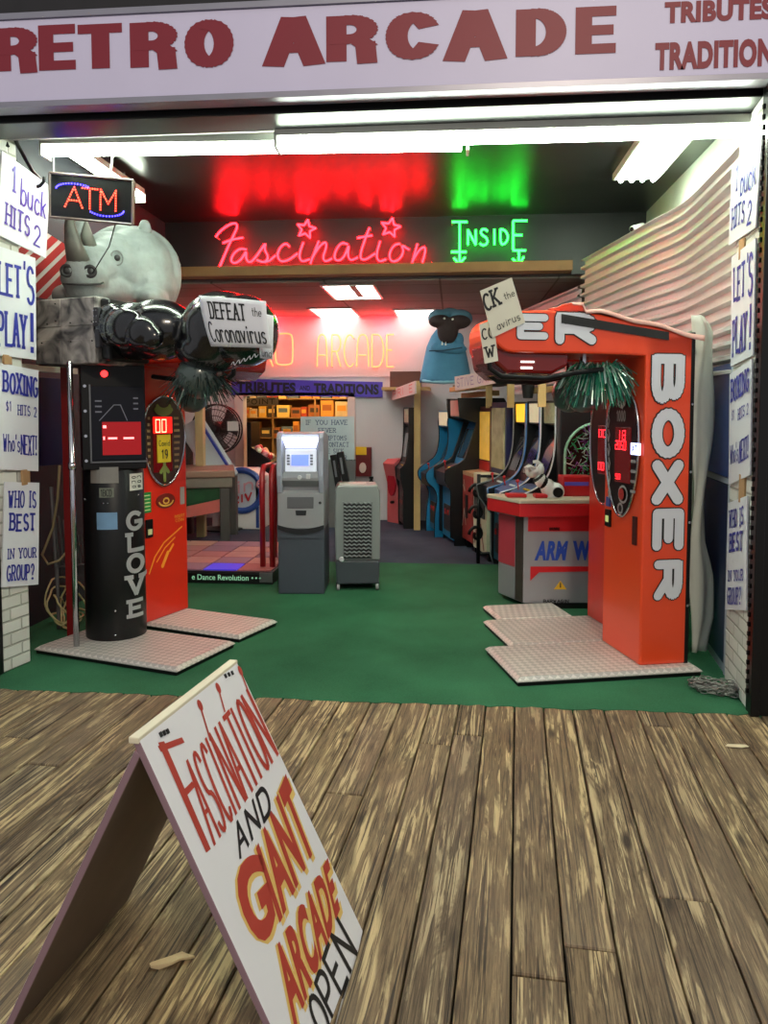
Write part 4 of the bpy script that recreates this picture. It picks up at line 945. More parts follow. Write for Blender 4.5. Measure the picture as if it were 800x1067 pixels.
for k in range(3):
    m = MB(DT); m.box((-.115, -.1855, 1.62-k*.035), (-.075, -.1825, 1.63-k*.035)); m.build('score_bar', DG, tG)
    m = MB(DT); m.box((.12, -.1855, 1.64-k*.035), (.15, -.1825, 1.65-k*.035)); m.build('score_bar', DG, tG)
m = MB(DT); ribbons([[(-.09,1.50),(.0,1.60),(.04,1.60),(.08,1.50)]], .006, lambda u, v: (u, -.1845, v), m); m.build('ring_motif', DG, tG)
for z in (1.24, 1.40, 1.56, 1.72): m = MB(DT); m.lathe([(.010, -.184), (.010, -.174)], (-.175, 0, z), 10, 'y'); m.build('bolt', CHROME, tG)
CT = lambda a, z, o: (cc.x+(RC+o)*cos(fa+a), cc.y+(RC+o)*sin(fa+a), z)
def wrap(a0, a1, z0, z1, o=.003):
    m = MB(); n = 8
    vs = [CT(a0+(a1-a0)*i/n, z, oo) for i in range(n+1) for z in (z0, z1) for oo in (-.002, o)]
    fs = []
    for i in range(n):
        k = i*4; fs += [(k+1, k+5, k+7, k+3), (k, k+2, k+6, k+4), (k, k+4, k+5, k+1), (k+2, k+3, k+7, k+6)]
    fs += [(0, 1, 3, 2), (n*4, n*4+2, n*4+3, n*4+1)]
    return m.add(vs, fs)
pa = lambda px: math.asin(max(-1, min(1, (px-116)/31.5)))*1.0 - radians(4)
zz = lambda py, d=4.95: EYE+(430-py)/800*d
wrap(pa(94), pa(121), zz(504), zz(487)).build('coin_plate', M('brushed_plate', (150, 148, 140), .35, metal=.5, var=.2), tG)
wrap(pa(132), pa(145), zz(513), zz(495)).build('white_sticker', M('white_sticker', (222, 222, 212), .5), tG)
fC = lambda u, v: CT(pa(u), v, .0045)
for k in range(3): m = MB(); write(m, 'onas'[k:k+2], fC, 134, 143, zz(500+k*5), zz(496.5+k*5), .16); m.build('sticker_lettering', BLACKINK, tG)
wrap(pa(102), pa(116), zz(519), zz(509)).build('price_window', M('grey_green_lcd', (120, 126, 112), .3), tG)
m = MB(); write(m, '1BCD', fC, 103.5, 114, zz(517.5), zz(510.5), .16); m.build('price_lettering', BLACKINK, tG)
wrap(pa(99), pa(119), zz(553), zz(535)).build('blue_sticker', M('pale_blue_sticker', (120, 160, 196), .4, var=.25, scale=10), tG)
for px, py in [(115,640),(114.5,666),(88,522),(140,518),(106,525),(110,525)]:
    m = MB(); c = Vector(CT(pa(px), zz(py), .003)); m.ball(c, .008 if py > 530 else .006, 8, 6); m.build('bolt', CHROME, tG, smooth=True)
fC2 = lambda u, v: CT(pa(u), v, .005)
for ch, y0, y1, x0, x1 in [('G', 537, 554, 129, 142.5), ('L', 560, 577, 130, 142.5), ('O', 583, 600, 129, 143), ('V', 606, 624, 129, 143), ('E', 632, 648, 130, 142.5)]:
    st, w = layout(ch, slab=True, slw=.22); st = [chop(s_) for s_ in st]; m = MB()
    ribbons(st, .30, lambda x, y: fC2(x0+x*(x1-x0), zz(y1)+y*(zz(y0)-zz(y1))), m, False, 1.15); m.build('letter', M('silver_vinyl', (168, 170, 172), .4, var=.08), tG)
m = MB(); p = LG(G(80, 681)); m.tube([(p.x, p.y, .03), (p.x, p.y, 1.87)], .019, 12); m.lathe([(.026, 1.19), (.026, 1.235)], (p.x, p.y, 0), 12); m.build('pole', CHROME, tG, smooth=True)
# the arm: stone patterned block, cuff and giant glove lying along the platform
def yl(z): return 0
NA = Vector((sin(RG), -cos(RG), 0)); AY = .12
def on(px, py, y=AY):
    """point on the arm's outer side, in the machine's own frame"""
    o = OG - NA*y; return LG(PL(px, py, o, NA))
bl0, bl1 = on(38, 381), on(100, 308)
def stone_mat():
    m, nt, b, L, N = node_mat('airbrushed_stone')
    tc = N('ShaderNodeTexCoord'); nz = N('ShaderNodeTexNoise'); nz.inputs['Scale'].default_value = 5.5; nz.inputs['Detail'].default_value = 3; nz.inputs['Distortion'].default_value = 1.2
    L.new(tc.outputs['Object'], nz.inputs['Vector']); r = N('ShaderNodeValToRGB'); e = r.color_ramp.elements
    e[0].position = .38; e[0].color = lin((58, 56, 58)); e[1].position = .66; e[1].color = lin((176, 170, 164)); L.new(nz.outputs['Fac'], r.inputs['Fac'])
    L.new(r.outputs['Color'], b.inputs['Base Color']); b.inputs['Roughness'].default_value = .45; return m
STONE = stone_mat()
x0, x1, z0, z1 = bl0.x, bl1.x, bl0.z, bl1.z
m = MB(); m.box((x0, AY, z0), (x1, .56, z1)); m.build('stone_block', STONE, tG, bevel=.012)
w, h = x1-x0, z1-z0
for a, b_, c, d in [(.0,.44,.56,1.0),(.54,1.0,.56,1.0),(.0,.44,.0,.40),(.52,1.0,.0,.38)]:
    m = MB(); m.box((x0+w*a+.006, AY-.008, z0+h*c+.006), (x0+w*b_-.006, AY+.002, z0+h*d-.006)); m.build('block_panel', STONE, tG, bevel=.004)
for a, c in [(.36,.92),(.36,.66),(.60,.62),(.94,.62),(.12,.34),(.60,.34),(.94,.34),(.22,.62)]:
    m = MB(); m.lathe([(.005, AY-.012), (.005, AY-.007)], (x0+w*a, 0, z0+h*c), 8, 'y'); m.build('rivet', BLACKP, tG)
GLOV = M('black_glove_gloss', (12, 12, 15), .22, var=.2, coat=.6)
gx = lambda px, py=345: on(px, py, .02)
pA, pB, pC, pD = on(100, 345), on(150, 345), on(215, 345), on(272, 345)
zc = (z0+z1)/2; xm = pB.x
L1 = on(195, 310).x; L2 = on(272, 350).x
balls = [((x1+.12, .33, zc+.005), (.20, .20, .185)), ((x1+.30, .33, zc+.005), (.26, .205, .195)),
         (((L1+.12), .30, zc-.02), (.26, .25, .235)), ((L1+.27, .30, zc-.03), (.20, .24, .215)), ((L1+.05, .30, zc-.13), (.24, .22, .14)),
         ((L1+.33, .30, zc-.10), (.12, .2, .12))]
gm = organic(balls, .014, 10); gm.build('glove', GLOV, tG, smooth=True)
th = organic([((x1+.13, .10, zc+.02), (.13, .07, .13)), ((x1+.26, .075, zc+.0), (.15, .075, .12)), ((x1+.38, .07, zc-.035), (.12, .07, .095)), ((x1+.45, .08, zc-.07), (.08, .06, .07))], .010, 8)
th.build('thumb', GLOV, tG, smooth=True)
m = MB(); m.prism([(x1-.002, z0+.03), (x1+.07, z0+.015), (x1+.07, z1-.015), (x1-.002, z1-.005)], lambda p, q: (p[0], q, p[1]), AY+.03, .53); m.build('cuff', M('black_cuff', (20, 20, 22), .4), tG, bevel=.02)
for a, b in (((x1+.055, .03, zc+.01), (x1+.095, .07, zc+.125)), ((x1+.06, .035, zc-.12), (x1+.095, .07, zc-.005))): m = MB(); m.box(a, b); m.build('cuff_patch', M('charcoal_patch', (46, 46, 52), .4), tG, bevel=.008)
for k in range(3):
    for j in range(2): m = MB(); m.lathe([(.005, .025), (.005, .031)], (x1+.065+.02*j, 0, zc+.035+.035*k), 8, 'y'); m.build('stud', CHROME, tG)
# bag under the glove
m = MB(); bg = on(208, 394, .30); m.lathe([(.02, bg.z+.13), (.11, bg.z+.10), (.145, bg.z+.03), (.135, bg.z-.05), (.09, bg.z-.10), (.02, bg.z-.125)], (bg.x, .30, 0), 20); m.build('punching_bag', M('smoky_green_bag', (70, 84, 80), .3, coat=.4), tG, smooth=True)
m = MB(); m.tube([(bg.x, .3, bg.z+.1), (bg.x, .3, zc-.1)], .035, 10); m.build('bag_mount', BLACKP, tG)
tg2 = thing('tinsel_wig', Matrix.Rotation(RG, 3, 'Z') @ Vector((bg.x, .3, bg.z-.02)) + OG, 'dull grey green tinsel round the punching bag under the giant black glove', 'tinsel', RG)
tinsel(tg2, 'strand', (0, 0, .0), 420, .19, [M('tinsel_dull', (60, 84, 78), .3, metal=.5), M('tinsel_dark', (36, 50, 48), .3, metal=.5)], 9, .08)
# emblem in white script on the glove
def snap(px, py, pz=0.0):
    return on(px, py, .035)
mq = MB(); P = [on(a, b, .030) for a, b in [(236,377),(268,367),(269,373),(238,384)]]; fq = bil(*P, off=.0)
# papers on the glove: a curled sheet and one behind
def curl(px_quad, ys, rows, label, bulge=.05, mat=CARD):
    c = [on(x, y, yy) for (x, y), yy in zip(px_quad, ys)]
    tl, tr, br, bl = c
    def f(u, v, off=0.0):
        p = (bl*(1-u)+br*u)*(1-v)+(tl*(1-u)+tr*u)*v; return p+Vector((0, -bulge*4*u*(1-u)*.6-bulge*4*v*(1-v)*.4-off, 0))
    w0 = Matrix.Rotation(RG, 4, 'Z'); base = w0 @ ((tl+br)/2) + OG
    tt = thing('paper_sign', base, label, 'sign', RG); b0 = (tl+br)/2
    m = MB(); m.grid(lambda u, v: f(u, v)-b0, 12, 8); m.build('card', mat, tt, smooth=True, solid=.003)
    lines(rows, lambda u, v: f(u, v, .0035)-b0, BLACKINK, tt, .4, None); return tt
curl([(207,308),(277,314),(283,363),(220,361)], (.03,.06,.07,.03), [('DEFEAT', .15, .70, .56, .88, .2, True), ('the', .80, .93, .66, .84, .13, False), ('Coronavirus', .07, .96, .10, .48, .15, False)], 'white paper lettered DEFEAT the Coronavirus stuck on the giant black glove', .03)
curl([(270,326),(285,329),(284,375),(271,373)], (.16,.16,.16,.16), [('und', .2, .95, .05, .22, .12, False)], 'narrow white paper end peeping out behind the DEFEAT paper', .004)
m = MB()
st = [[(i/30, .5+.4*sin(i*1.05)*(1-.3*(i % 5)/5)) for i in range(31)]]
ribbons(st, .03, lambda x, y: on(240+x*28+y*2, 383-x*10-y*6.5, .028), m, True, .3); m.build('script_emblem', M('silver_script', (190, 190, 196), .4), tG)
# ================================================================== RHINO STATUE
tr_ = thing('rhinoceros_statue', (-2.47, 5.42, 2.285), 'grey white rhinoceros statue lying on top of the glove machine under the ATM sign', 'statue', radians(14))
body = [((.14,.36,.30), (.29,.42,.30)), ((.16,.06,.30), (.28,.28,.31)), ((.04,-.06,.29), (.23,.24,.24)), ((-.06,-.20,.26), (.18,.20,.18)), ((-.11,-.36,.17), (.155,.15,.125)),
        ((-.11,-.30,.09), (.14,.16,.10)), ((-.02,-.10,.14), (.22,.24,.15)), ((.30,-.08,.08), (.11,.22,.09)), ((-.28,-.05,.08), (.11,.24,.09)), ((-.09,-.27,.33), (.11,.13,.10)), ((.07,-.22,.33), (.07,.08,.07)), ((-.19,-.20,.33), (.06,.08,.07)),
        ((.28,.1,.2), (.18,.3,.2)), ((-.13,-.44,.23), (.09,.07,.06)), ((-.18,-.45,.20), (.05,.05,.05)), ((-.05,-.45,.20), (.05,.05,.05))]
RH = M('grey_painted_plaster', (136, 142, 142), .6, var=.4, scale=9, bump=.5)
def folds(mb):
    for (c, rx, rz_, tilt) in (((.06, .02, .28), .265, .295, .5), ((.14, .14, .28), .30, .32, .45), ((.0, -.10, .26), .225, .24, .45)):
        mb.tube([(c[0]+rx*cos(a*pi/14), c[1]-tilt*rx*.45*cos(a*pi/14), c[2]+rz_*sin(a*pi/14)) for a in range(28)], .05, 8, closed=True)
rb = organic(body, .014, 4, folds); rb.build('body', RH, tr_, smooth=True)
HORN = M('grey_horn', (104, 102, 96), .5, var=.3, scale=14)
m = MB(); m.tube([(-.13,-.43,.27), (-.15,-.48,.38), (-.165,-.495,.48), (-.17,-.485,.63)], [.075, .055, .036, .006], 14); m.build('horn', HORN, tr_, smooth=True)
m = MB(); m.tube([(-.08,-.32,.38), (-.09,-.36,.46), (-.09,-.36,.56)], [.055, .04, .006], 12); m.build('horn', HORN, tr_, smooth=True)
for sx in (-.2, .24):
    e = organic([((sx, -.02, .58), (.05, .03, .08)), ((sx, .0, .52), (.04, .04, .06))], .012, 3); e.build('ear', RH, tr_, smooth=True)
DKP = M('dark_paint', (44, 42, 44), .5)
for sx, sy in ((-.19, -.497), (-.045, -.495)):
    m = MB(); m.tube([(sx+.034*cos(a*pi/8), sy+.008*abs(cos(a*pi/8)), .195+.034*sin(a*pi/8)) for a in range(16)], .012, 6, closed=True); m.ball((sx, sy+.012, .195), (.03, .02, .03), 10, 8); m.build('nostril', DKP, tr_, smooth=True)
m = MB(); m.tube([(-.225,-.45,.118), (-.18,-.492,.108), (-.11,-.508,.104), (-.04,-.492,.11), (.01,-.45,.122), (.025,-.43,.135)], .007, 6); m.build('mouth', DKP, tr_, smooth=True)
m = MB(); m.ball((.095,-.30,.325), (.022,.02,.022), 10, 8); m.build('eye', DKP, tr_, smooth=True)
m = MB(); m.tube([(.093+.036*cos(a*pi/6), -.298+.02*cos(a*pi/6), .325+.05*sin(a*pi/6)) for a in range(12)], .006, 6, closed=True); m.build('eyelid', M('grey_wrinkle', (110, 112, 112), .6), tr_, smooth=True)
# ================================================================== ATM LED SIGN
c4 = [V(52,180,4.72), V(139,188,4.66), V(138,234,4.66), V(52,226,4.72)]
c0 = sum(c4, Vector())/4; base = Vector((c0.x, c0.y, min(p.z for p in c4)))
ta = thing('led_sign', base, 'small black LED sign with red ATM letters hanging above the statue', 'sign')
P = [p-base for p in c4]; MB().quad(P[3], P[2], P[1], P[0], .035).build('case', BLACKP, ta, bevel=.006)
f = bil(*P, off=.001); m = MB(); fr = .012
for a, b_ in [((0,0),(1,0)), ((1,0),(1,1)), ((1,1),(0,1)), ((0,1),(0,0))]: m.tube([f(*a), f(*b_)], .009, 6)
m.build('frame', M('brown_frame', (92, 76, 72), .4), ta)
def dots(strokes, step, f, r, kx=1, ky=1):
    m = MB()
    for st in strokes:
        for (ax, ay), (bx, by) in zip(st, st[1:]):
            L = sqrt(((bx-ax)*kx)**2+((by-ay)*ky)**2); n = max(1, round(L/step))
            for i in range(n+1): m.ball(f(ax+(bx-ax)*i/n, ay+(by-ay)*i/n), r, 6, 4)
    return m
fA = bil(*P, off=.004)
dots([[(.19,.27),(.30,.72),(.40,.27)], [(.24,.42),(.36,.42)], [(.40,.72),(.58,.72)], [(.49,.72),(.49,.27)], [(.62,.27),(.62,.72),(.71,.42),(.80,.72),(.80,.27)]], .016, fA, .0052, .5, .27).build('red_led', EM('atm_red_led', (255, 60, 40), 7), ta)
bl_ = [arc(.30, .66, .22, .14, 175, 40, 14), arc(.68, .30, .22, .17, 215, 350, 14)]
dots(bl_, .016, fA, .0052, .5, .27).build('blue_led', EM('atm_blue_led', (70, 60, 255), 7), ta)
m = MB(); pt = f(.82, 1.0); m.tube([pt, pt+Vector((-.05, 0, .02)), pt+Vector((-.03,.02,.22))], .006, 6); m.tube([pt+Vector((-.03,.02,.22)), pt+Vector((-.02,.02,1.0))], .004, 6); pt2 = f(.05, 1); m.tube([pt2, pt2+Vector((0,.02,1.0))], .004, 6); m.build('hanger', M('white_rod', (214, 214, 206), .4), ta)
m = MB(); a_ = f(.80, 0); m.tube([a_, a_+Vector((-.09,.10,-.12)), V(92, 292, 4.98)-base], .004, 6); m.build('cable', BLACKP, ta)
# ================================================================== THINGS BEHIND THE LEFT PIER
NAVY = M('navy_panel', (26, 34, 78), .35, var=.25, scale=4)
a = V(36, 392, 5.05); b_ = V(66, 482, 5.35)
tag(MB().quad((-3.0, 4.75, 1.17), (-2.86, 5.50, 1.17), (-2.86, 5.50, 1.80), (-3.0, 4.75, 1.80), .02).build('navy_panel', NAVY, bevel=.003), 'navy blue panel hung on the left wall beside the BOXING card', 'panel')
for k, z in enumerate((1.86, 1.96)):
    m = MB(); m.slab((-2.98, 4.72, z), (-2.82, 5.55, z), .03, .045)
    tag(m.build('wall_rail', M('white_rail', (206, 204, 196), .5), bevel=.004), ['lower pale horizontal rail on the left wall above the navy panel', 'upper pale horizontal rail on the left wall just under the stone block'][k], 'rail')
m = MB(); a = G(69, 655); m.box((-2.665, 5.02, 0), (-2.605, 5.08, 1.9)); tag(m.build('red_post', M('dark_red_paint', (120, 16, 20), .4), bevel=.004), 'dark red upright post behind the chrome pole on the left', 'post')
def stripes_mat():
    m, nt, b, L, N = node_mat('red_white_stripes')
    tc = N('ShaderNodeTexCoord'); mp = N('ShaderNodeMapping'); mp.inputs['Rotation'].default_value = (radians(-38), 0, 0); L.new(tc.outputs['Object'], mp.inputs['Vector'])
    w = N('ShaderNodeTexWave'); w.wave_type = 'BANDS'; w.bands_direction = 'Z'; w.inputs['Scale'].default_value = 3.6; L.new(mp.outputs[0], w.inputs['Vector'])
    r = N('ShaderNodeValToRGB'); r.color_ramp.interpolation = 'CONSTANT'; e = r.color_ramp.elements; e[0].color = lin((188, 52, 52)); e[1].position = .72; e[1].color = lin((226, 218, 214)); L.new(w.outputs['Fac'], r.inputs['Fac'])
    L.new(r.outputs['Color'], b.inputs['Base Color']); b.inputs['Roughness'].default_value = .5; return m
m = MB(); m.quad((-2.98, 4.62, 2.36), (-2.86, 5.6, 2.36), (-2.86, 5.6, 2.78), (-2.98, 4.62, 2.95), .02)
tag(m.build('striped_panel', stripes_mat()), 'red and white diagonally striped panel on the left wall beside the statue', 'panel')
CABLE = M('yellowed_cable', (176, 168, 120), .5)
rr = random.Random(21)
m = MB(); c = G(58, 640); cc0 = Vector((G(57,655).x+.02, G(57,655).y+.12, 0)); pts = []
for k in range(70):
    a = k*.55; r = .20+.05*sin(k*1.7); pts.append((cc0.x+r*.55*cos(a), cc0.y+.22*sin(a*.9+.4)*1.0, .03+.30*abs(sin(a*.5+.3))*(.5+.5*sin(k*.31))))
for _ in range(1):
    q = [pts[0]]
    for a, b in zip(pts, pts[1:]): q += [tuple(a[i]*.75+b[i]*.25 for i in range(3)), tuple(a[i]*.25+b[i]*.75 for i in range(3))]
    pts = q
m.tube(pts, .007, 6); m.tube([(-2.62, 4.95, .012), (-2.5, 4.9, .012), (-2.38, 4.98, .012), (-2.35, 5.2, .012)], .008, 6)
tag(m.build('cable_coil', CABLE, smooth=True), 'tangled pale yellow cable coil on the carpet behind the glove machine', 'cable')
m = MB(); pts = [V(62,485,5.2), V(60,520,5.2), V(55,550,5.2), V(44,578,5.1), V(50,588,5.1), V(62,584,5.1), V(72,572,5.2)]
m.tube(pts, .009, 6); tag(m.build('hose', M('drab_hose', (140, 130, 96), .5), smooth=True), 'drab hose looping down the left wall behind the chrome pole', 'hose')
m = MB()
for k in range(7): m.tube([(-2.80+.022*k, 5.2+.02*k, .45), (-2.84+.022*k, 5.22+.02*k, .84-.03*k)], .006, 5)
m.tube([(-2.81, 5.2, .45), (-2.64, 5.33, .45)], .008, 5); m.tube([(-2.82, 5.2, .30), (-2.86, 5.22, 1.02)], .014, 8); m.tube([(-2.82, 5.2, .0), (-2.82, 5.2, .46)], .012, 6); m.tube([(-2.66, 5.33, .0), (-2.66, 5.33, .46)], .012, 6)
tag(m.build('wire_rack', M('dull_grey_wire', (110, 112, 116), .4, metal=.6)), 'small grey wire rack standing on the carpet behind the cable coil', 'rack')
m = MB(); pts = [(-2.64, 4.4, 3.13), (-2.70, 4.7, 3.02), (-2.72, 5.0, 2.96), (-2.78, 5.6, 2.94)]
m.tube(pts, .02, 8); m.tube([(x+.05, y, z+.05) for x, y, z in pts], .012, 8); m.tube([(-2.58+.06*cos(a*pi/6), 4.62, 3.0+.06*sin(a*pi/6)) for a in range(7, 13)], .01, 6)
tag(m.build('cable_bundle', BLACKP, smooth=True), 'black cable bundle running along the top of the left wall', 'cable')
# ================================================================== RIGHT WALL: SHEETING, PANELS, CAMERA
def path(s):      # plan of the right hand sheeting, s in metres from the pier
    if s < .9: return Vector((1.60+.04*s, 4.58+s, 0))
    k = s-.9
    return Vector((1.636-.012*k-.205*max(0, k-.25)*min(1, k/.7), 5.48+k*.985, 0))
m = MB(); zs = []; z0c, z1c = 1.78, 3.06; np_ = 15; pitch = (z1c-z0c)/np_
for i in range(np_):
    b0 = z0c+i*pitch
    zs += [(b0, 0), (b0+pitch*.22, 0), (b0+pitch*.44, -.045), (b0+pitch*.90, -.045)]
zs.append((z1c, 0))
NU = 44; S_END = 3.1
prof = []
vs = []; fs = []
for i in range(NU+1):
    s = S_END*i/NU; p = path(s); dpt = (path(s+.05)-path(max(0, s-.05))).normalized(); nn = Vector((dpt.y, -dpt.x, 0))
    for z, o in zs:
        drop = -.035*max(0, s-.9)*.6
        vs.append((p.x+nn.x*(-o), p.y+nn.y*(-o), z+drop))
k = len(zs)
for i in range(NU):
    for j in range(k-1): fs.append((i*k+j, (i+1)*k+j, (i+1)*k+j+1, i*k+j+1))
m.add(vs, fs)
CORR = M('corrugated_steel', (212, 212, 212), .42, metal=.2, var=.1, scale=2.5)
tag(m.build('corrugated_sheet', CORR, solid=.004), 'pale grey corrugated metal sheeting curving along the wall above the blue door panel', 'metal sheeting')
m = MB(); vs = []; fs = []; z2 = [(z, o) for z, o in zs if z < 2.86]; k = len(z2)
for i in range(21):
    s = 3.45+2.3*i/20; p = path(s); dpt = (path(s+.05)-path(s-.05)).normalized(); nn = Vector((dpt.y, -dpt.x, 0))
    for z, o in z2: vs.append((p.x+.10-nn.x*o, p.y-nn.y*o, z))
for i in range(20):
    for j in range(k-1): fs.append((i*k+j, (i+1)*k+j, (i+1)*k+j+1, i*k+j+1))
m.add(vs, fs); tag(m.build('corrugated_sheet', CORR, solid=.004), 'pale corrugated metal sheeting behind the loft and the arcade cabinets', 'metal sheeting')
BLUEP = M('slate_blue_panel', (54, 78, 140), .4, var=.12, scale=3)
tb = thing('door_panel', (1.63, 4.62, 0), 'slate blue door panel with white rails on the right wall behind the plastic sheet', 'door panel')
B0 = Vector((.0, .0, 0)); B1 = Vector((.09, .78, 0))
m = MB(); m.quad(B0+Vector((0,0,1.17)), B1+Vector((0,0,1.17)), B1+Vector((0,0,1.84)), B0+Vector((0,0,1.84)), .03); m.build('upper_panel', BLUEP, tb)
m = MB(); m.quad(B0+Vector((0,0,.06)), B1+Vector((0,0,.06)), B1+Vector((0,0,1.12)), B0+Vector((0,0,1.12)), .03); m.build('lower_panel', M('dark_navy_panel', (30, 44, 84), .35, var=.3, scale=4), tb)
PALEB = M('pale_blue_rail', (186, 196, 210), .4)
m = MB(); m.slab(B0+Vector((-.01,0,1.145)), B1+Vector((-.01,0,1.145)), .03, .035); m.slab(B0+Vector((-.01,0,.03)), B1+Vector((-.01,0,.03)), .03, .06); m.build('rail', PALEB, tb)
m = MB(); m.box((-.03, -.02, 0), (.02, .02, 1.9)); m.build('stile', PALEB, tb)
t = thing('security_camera', V(663, 238, 7.0), 'small white security camera on the dark wall above the corrugated sheeting', 'camera')
WP = M('white_plastic', (226, 228, 222), .4)
m = MB(); m.tube([(-.05, -.06, -.02), (.06, .04, .03)], .028, 12); m.build('body', WP, t, smooth=True)
m = MB(); m.lathe([(.02, -.001), (.02, .006)], (0, 0, 0), 12); o = m.build('lens', BLACKP, t); o.location = (-.052, -.062, -.021); o.rotation_euler = (radians(90), 0, radians(-50))
m = MB(); m.tube([(.04, .03, .02), (.09, .1, .05), (.20, .28, .06)], .008, 6); m.tube([(.06,.04,.03), (.09,.03,-.02), (.08,.03,-.16)], .005, 6); m.build('bracket', WP, t)
for (px, py, lab) in [(684, 166, 'upper orange brown timber block on the pale wall over the corrugated sheeting'), (662, 176, 'lower orange brown timber block on the pale wall over the corrugated sheeting')]:
    q = PL(px+50 if False else px+27, py+3 if False else py, (1.9, 0, 0), Vector((1,0,0)))
    m = MB(); m.box((1.84, q.y-.09, q.z-.04), (1.9, q.y+.09, q.z+.04)); tag(m.build('timber_block', M('orange_timber', (186, 120, 70), .7), bevel=.004), lab, 'timber block')
# ================================================================== CASH MACHINE AND COOLER
ATMG = M('atm_grey', (150, 152, 158), .4, metal=.2, var=.06); ATMD = M('atm_dark', (66, 72, 84), .45, var=.08); ATMB = M('atm_black', (24, 26, 32), .4)
pl = G(290, 619); pr = G(338, 619); w = (pr-pl).length/2
ta = thing('cash_machine', ((pl+pr)/2 + Vector((0, .0, 0))), 'grey freestanding cash machine with lit header in the middle of the arcade', 'cash machine', radians(4))
D = .46; k = 6.53/800; Z = lambda py: EYE+(430-py)/800*6.56
m = MB(); m.box((-w, 0, .0), (w, D, Z(549))); m.build('base', ATMD, ta, bevel=.01)
m = MB(); m.prism([(0.0, Z(553)), (-.012, Z(549)), (-.012, Z(513)), (.02, Z(511)), (D, Z(511)), (D, Z(553))], lambda p, q: (q, p[0], p[1]), -w, w); m.build('mid_panel', ATMG, ta, bevel=.008)
cur = [(-w*1.0+2*w*i/16, Z(546)-.035*(1-(2*i/16-1)**2)) for i in range(17)]
m = MB(); m.prism(cur+[(x, z-.035-.012*(1-(x/w)**2)) for x, z in reversed(cur)], lambda p, q: (p[0], q, p[1]), -.022, .0); m.build('smile_band', ATMB, ta)
m = MB(); m.prism(cur+[(w, Z(560)), (-w, Z(560))], lambda p, q: (p[0], q, p[1]), -.012, .0); m.build('lower_plate', ATMD, ta)
# head: hood with splayed cheeks
for s in (-1, 1):
    m = MB(); m.prism([(-.02, Z(513)), (-.06, Z(495)), (-.035, Z(470)), (-.05, Z(456)), (.0, Z(450.5)), (.1, Z(449.5)), (D-.03, Z(455)), (D, Z(513))], lambda p, q: (q, p[0], p[1]), s*w, s*(w-.042)); m.build('cheek', M('lilac_grey_plastic', (150, 152, 170), .35), ta, bevel=.008)
m = MB(); m.prism([(.04, Z(513)), (.04, Z(456)), (.02, Z(452)), (.1, Z(450)), (D-.03, Z(455)), (D, Z(513))], lambda p, q: (q, p[0], p[1]), -w+.03, w-.03); m.build('hood', ATMG, ta, bevel=.006)
m = MB(); m.add([(-.155, .0, Z(455.5)), (.155, .0, Z(455.5)), (.125, .022, Z(466.5)), (-.125, .022, Z(466.5)), (-.155, .045, Z(455.5)), (.155, .045, Z(455.5)), (.125, .045, Z(466.5)), (-.125, .045, Z(466.5))], [(0,1,2,3),(7,6,5,4),(0,4,5,1),(1,5,6,2),(2,6,7,3),(3,7,4,0)]); m.build('lit_header', EM('atm_light', (216, 224, 255), 3.0), ta)
m = MB(); m.prism([(.02, Z(468)), (.0, Z(491)), (.05, Z(491)), (.05, Z(468))], lambda p, q: (q, p[0], p[1]), -.132, .132); m.build('screen_panel', M('pale_bezel', (206, 210, 220), .4, emit=(206, 210, 230), estr=.35), ta, bevel=.004)
m = MB(); m.prism([(.008, Z(473.5)), (-.004, Z(484.5)), (.03, Z(484.5)), (.03, Z(473.5))], lambda p, q: (q, p[0], p[1]), -.078, .068); m.build('screen', EM('atm_screen', (92, 112, 226), 1.4), ta)
for s in (-.105, .092):
    for j in range(4): m = MB(); m.box((s-.010, -.003, Z(484-3*j)), (s+.012, .03, Z(482.2-3*j))); m.build('screen_button', M('grey_key', (110, 114, 130), .4), ta)
m = MB(); m.prism([(.01, Z(491)), (-.035, Z(497)), (-.035, Z(500)), (.03, Z(507)), (.06, Z(507)), (.06, Z(491))], lambda p, q: (q, p[0], p[1]), -w+.042, w-.042); m.build('keypad_shelf', M('shelf_grey', (132, 132, 138), .4), ta, bevel=.004)
m = MB(); m.lathe([(.018, -.043), (.018, -.02)], (-.005, 0, Z(496.5)), 14, 'y'); m.box((.05, -.043, Z(498)), (.085, -.02, Z(493))); m.build('card_reader', M('pale_reader', (196, 196, 200), .3), ta, bevel=.003)
m = MB(); m.box((-.115, -.016, Z(529)), (.11, .0, Z(517))); m.build('cash_tray', M('tray_dark', (92, 92, 98), .3), ta, bevel=.004)
m = MB(); m.prism([(-.045, Z(531)), (.05, Z(531)), (.045, Z(536)), (-.04, Z(536))], lambda p, q: (p[0], q, p[1]), -.02, .0); m.build('receipt_slot', ATMB, ta, bevel=.003)
m = MB(); m.lathe([(.012, -.02), (.012, .0)], (.165, 0, Z(523)), 12, 'y'); m.build('lock', ATMB, ta)
m = MB(); write(m, '8868', lambda u, v: (u, -.0135+0*v, v), -.045, .04, Z(511.4)-.01, Z(509)-.004, .2); m.build('lettering', M('pale_print', (206, 208, 214), .4), ta)
pl = G(348, 617); pr = G(397, 614); w = .2
tc = thing('air_cooler', (pl+pr)/2, 'grey portable air cooler on castors standing beside the cash machine', 'air cooler', radians(8))
Z = lambda py: EYE+(430-py)/800*6.6
COOL = M('cooler_grey', (124, 128, 130), .45, var=.05); COOLD = M('cooler_dark', (62, 68, 76), .5)
m = MB(); m.prism([(-w*.97, Z(586)), (w*.97, Z(586)), (w*1.0, Z(530)), (w*.97, Z(512)), (w*.86, Z(506)), (-w*.88, Z(506)), (-w*.98, Z(512)), (-w, Z(530))], lambda p, q: (p[0], q, p[1]), 0, .36); m.build('upper_body', COOL, tc, bevel=.015)
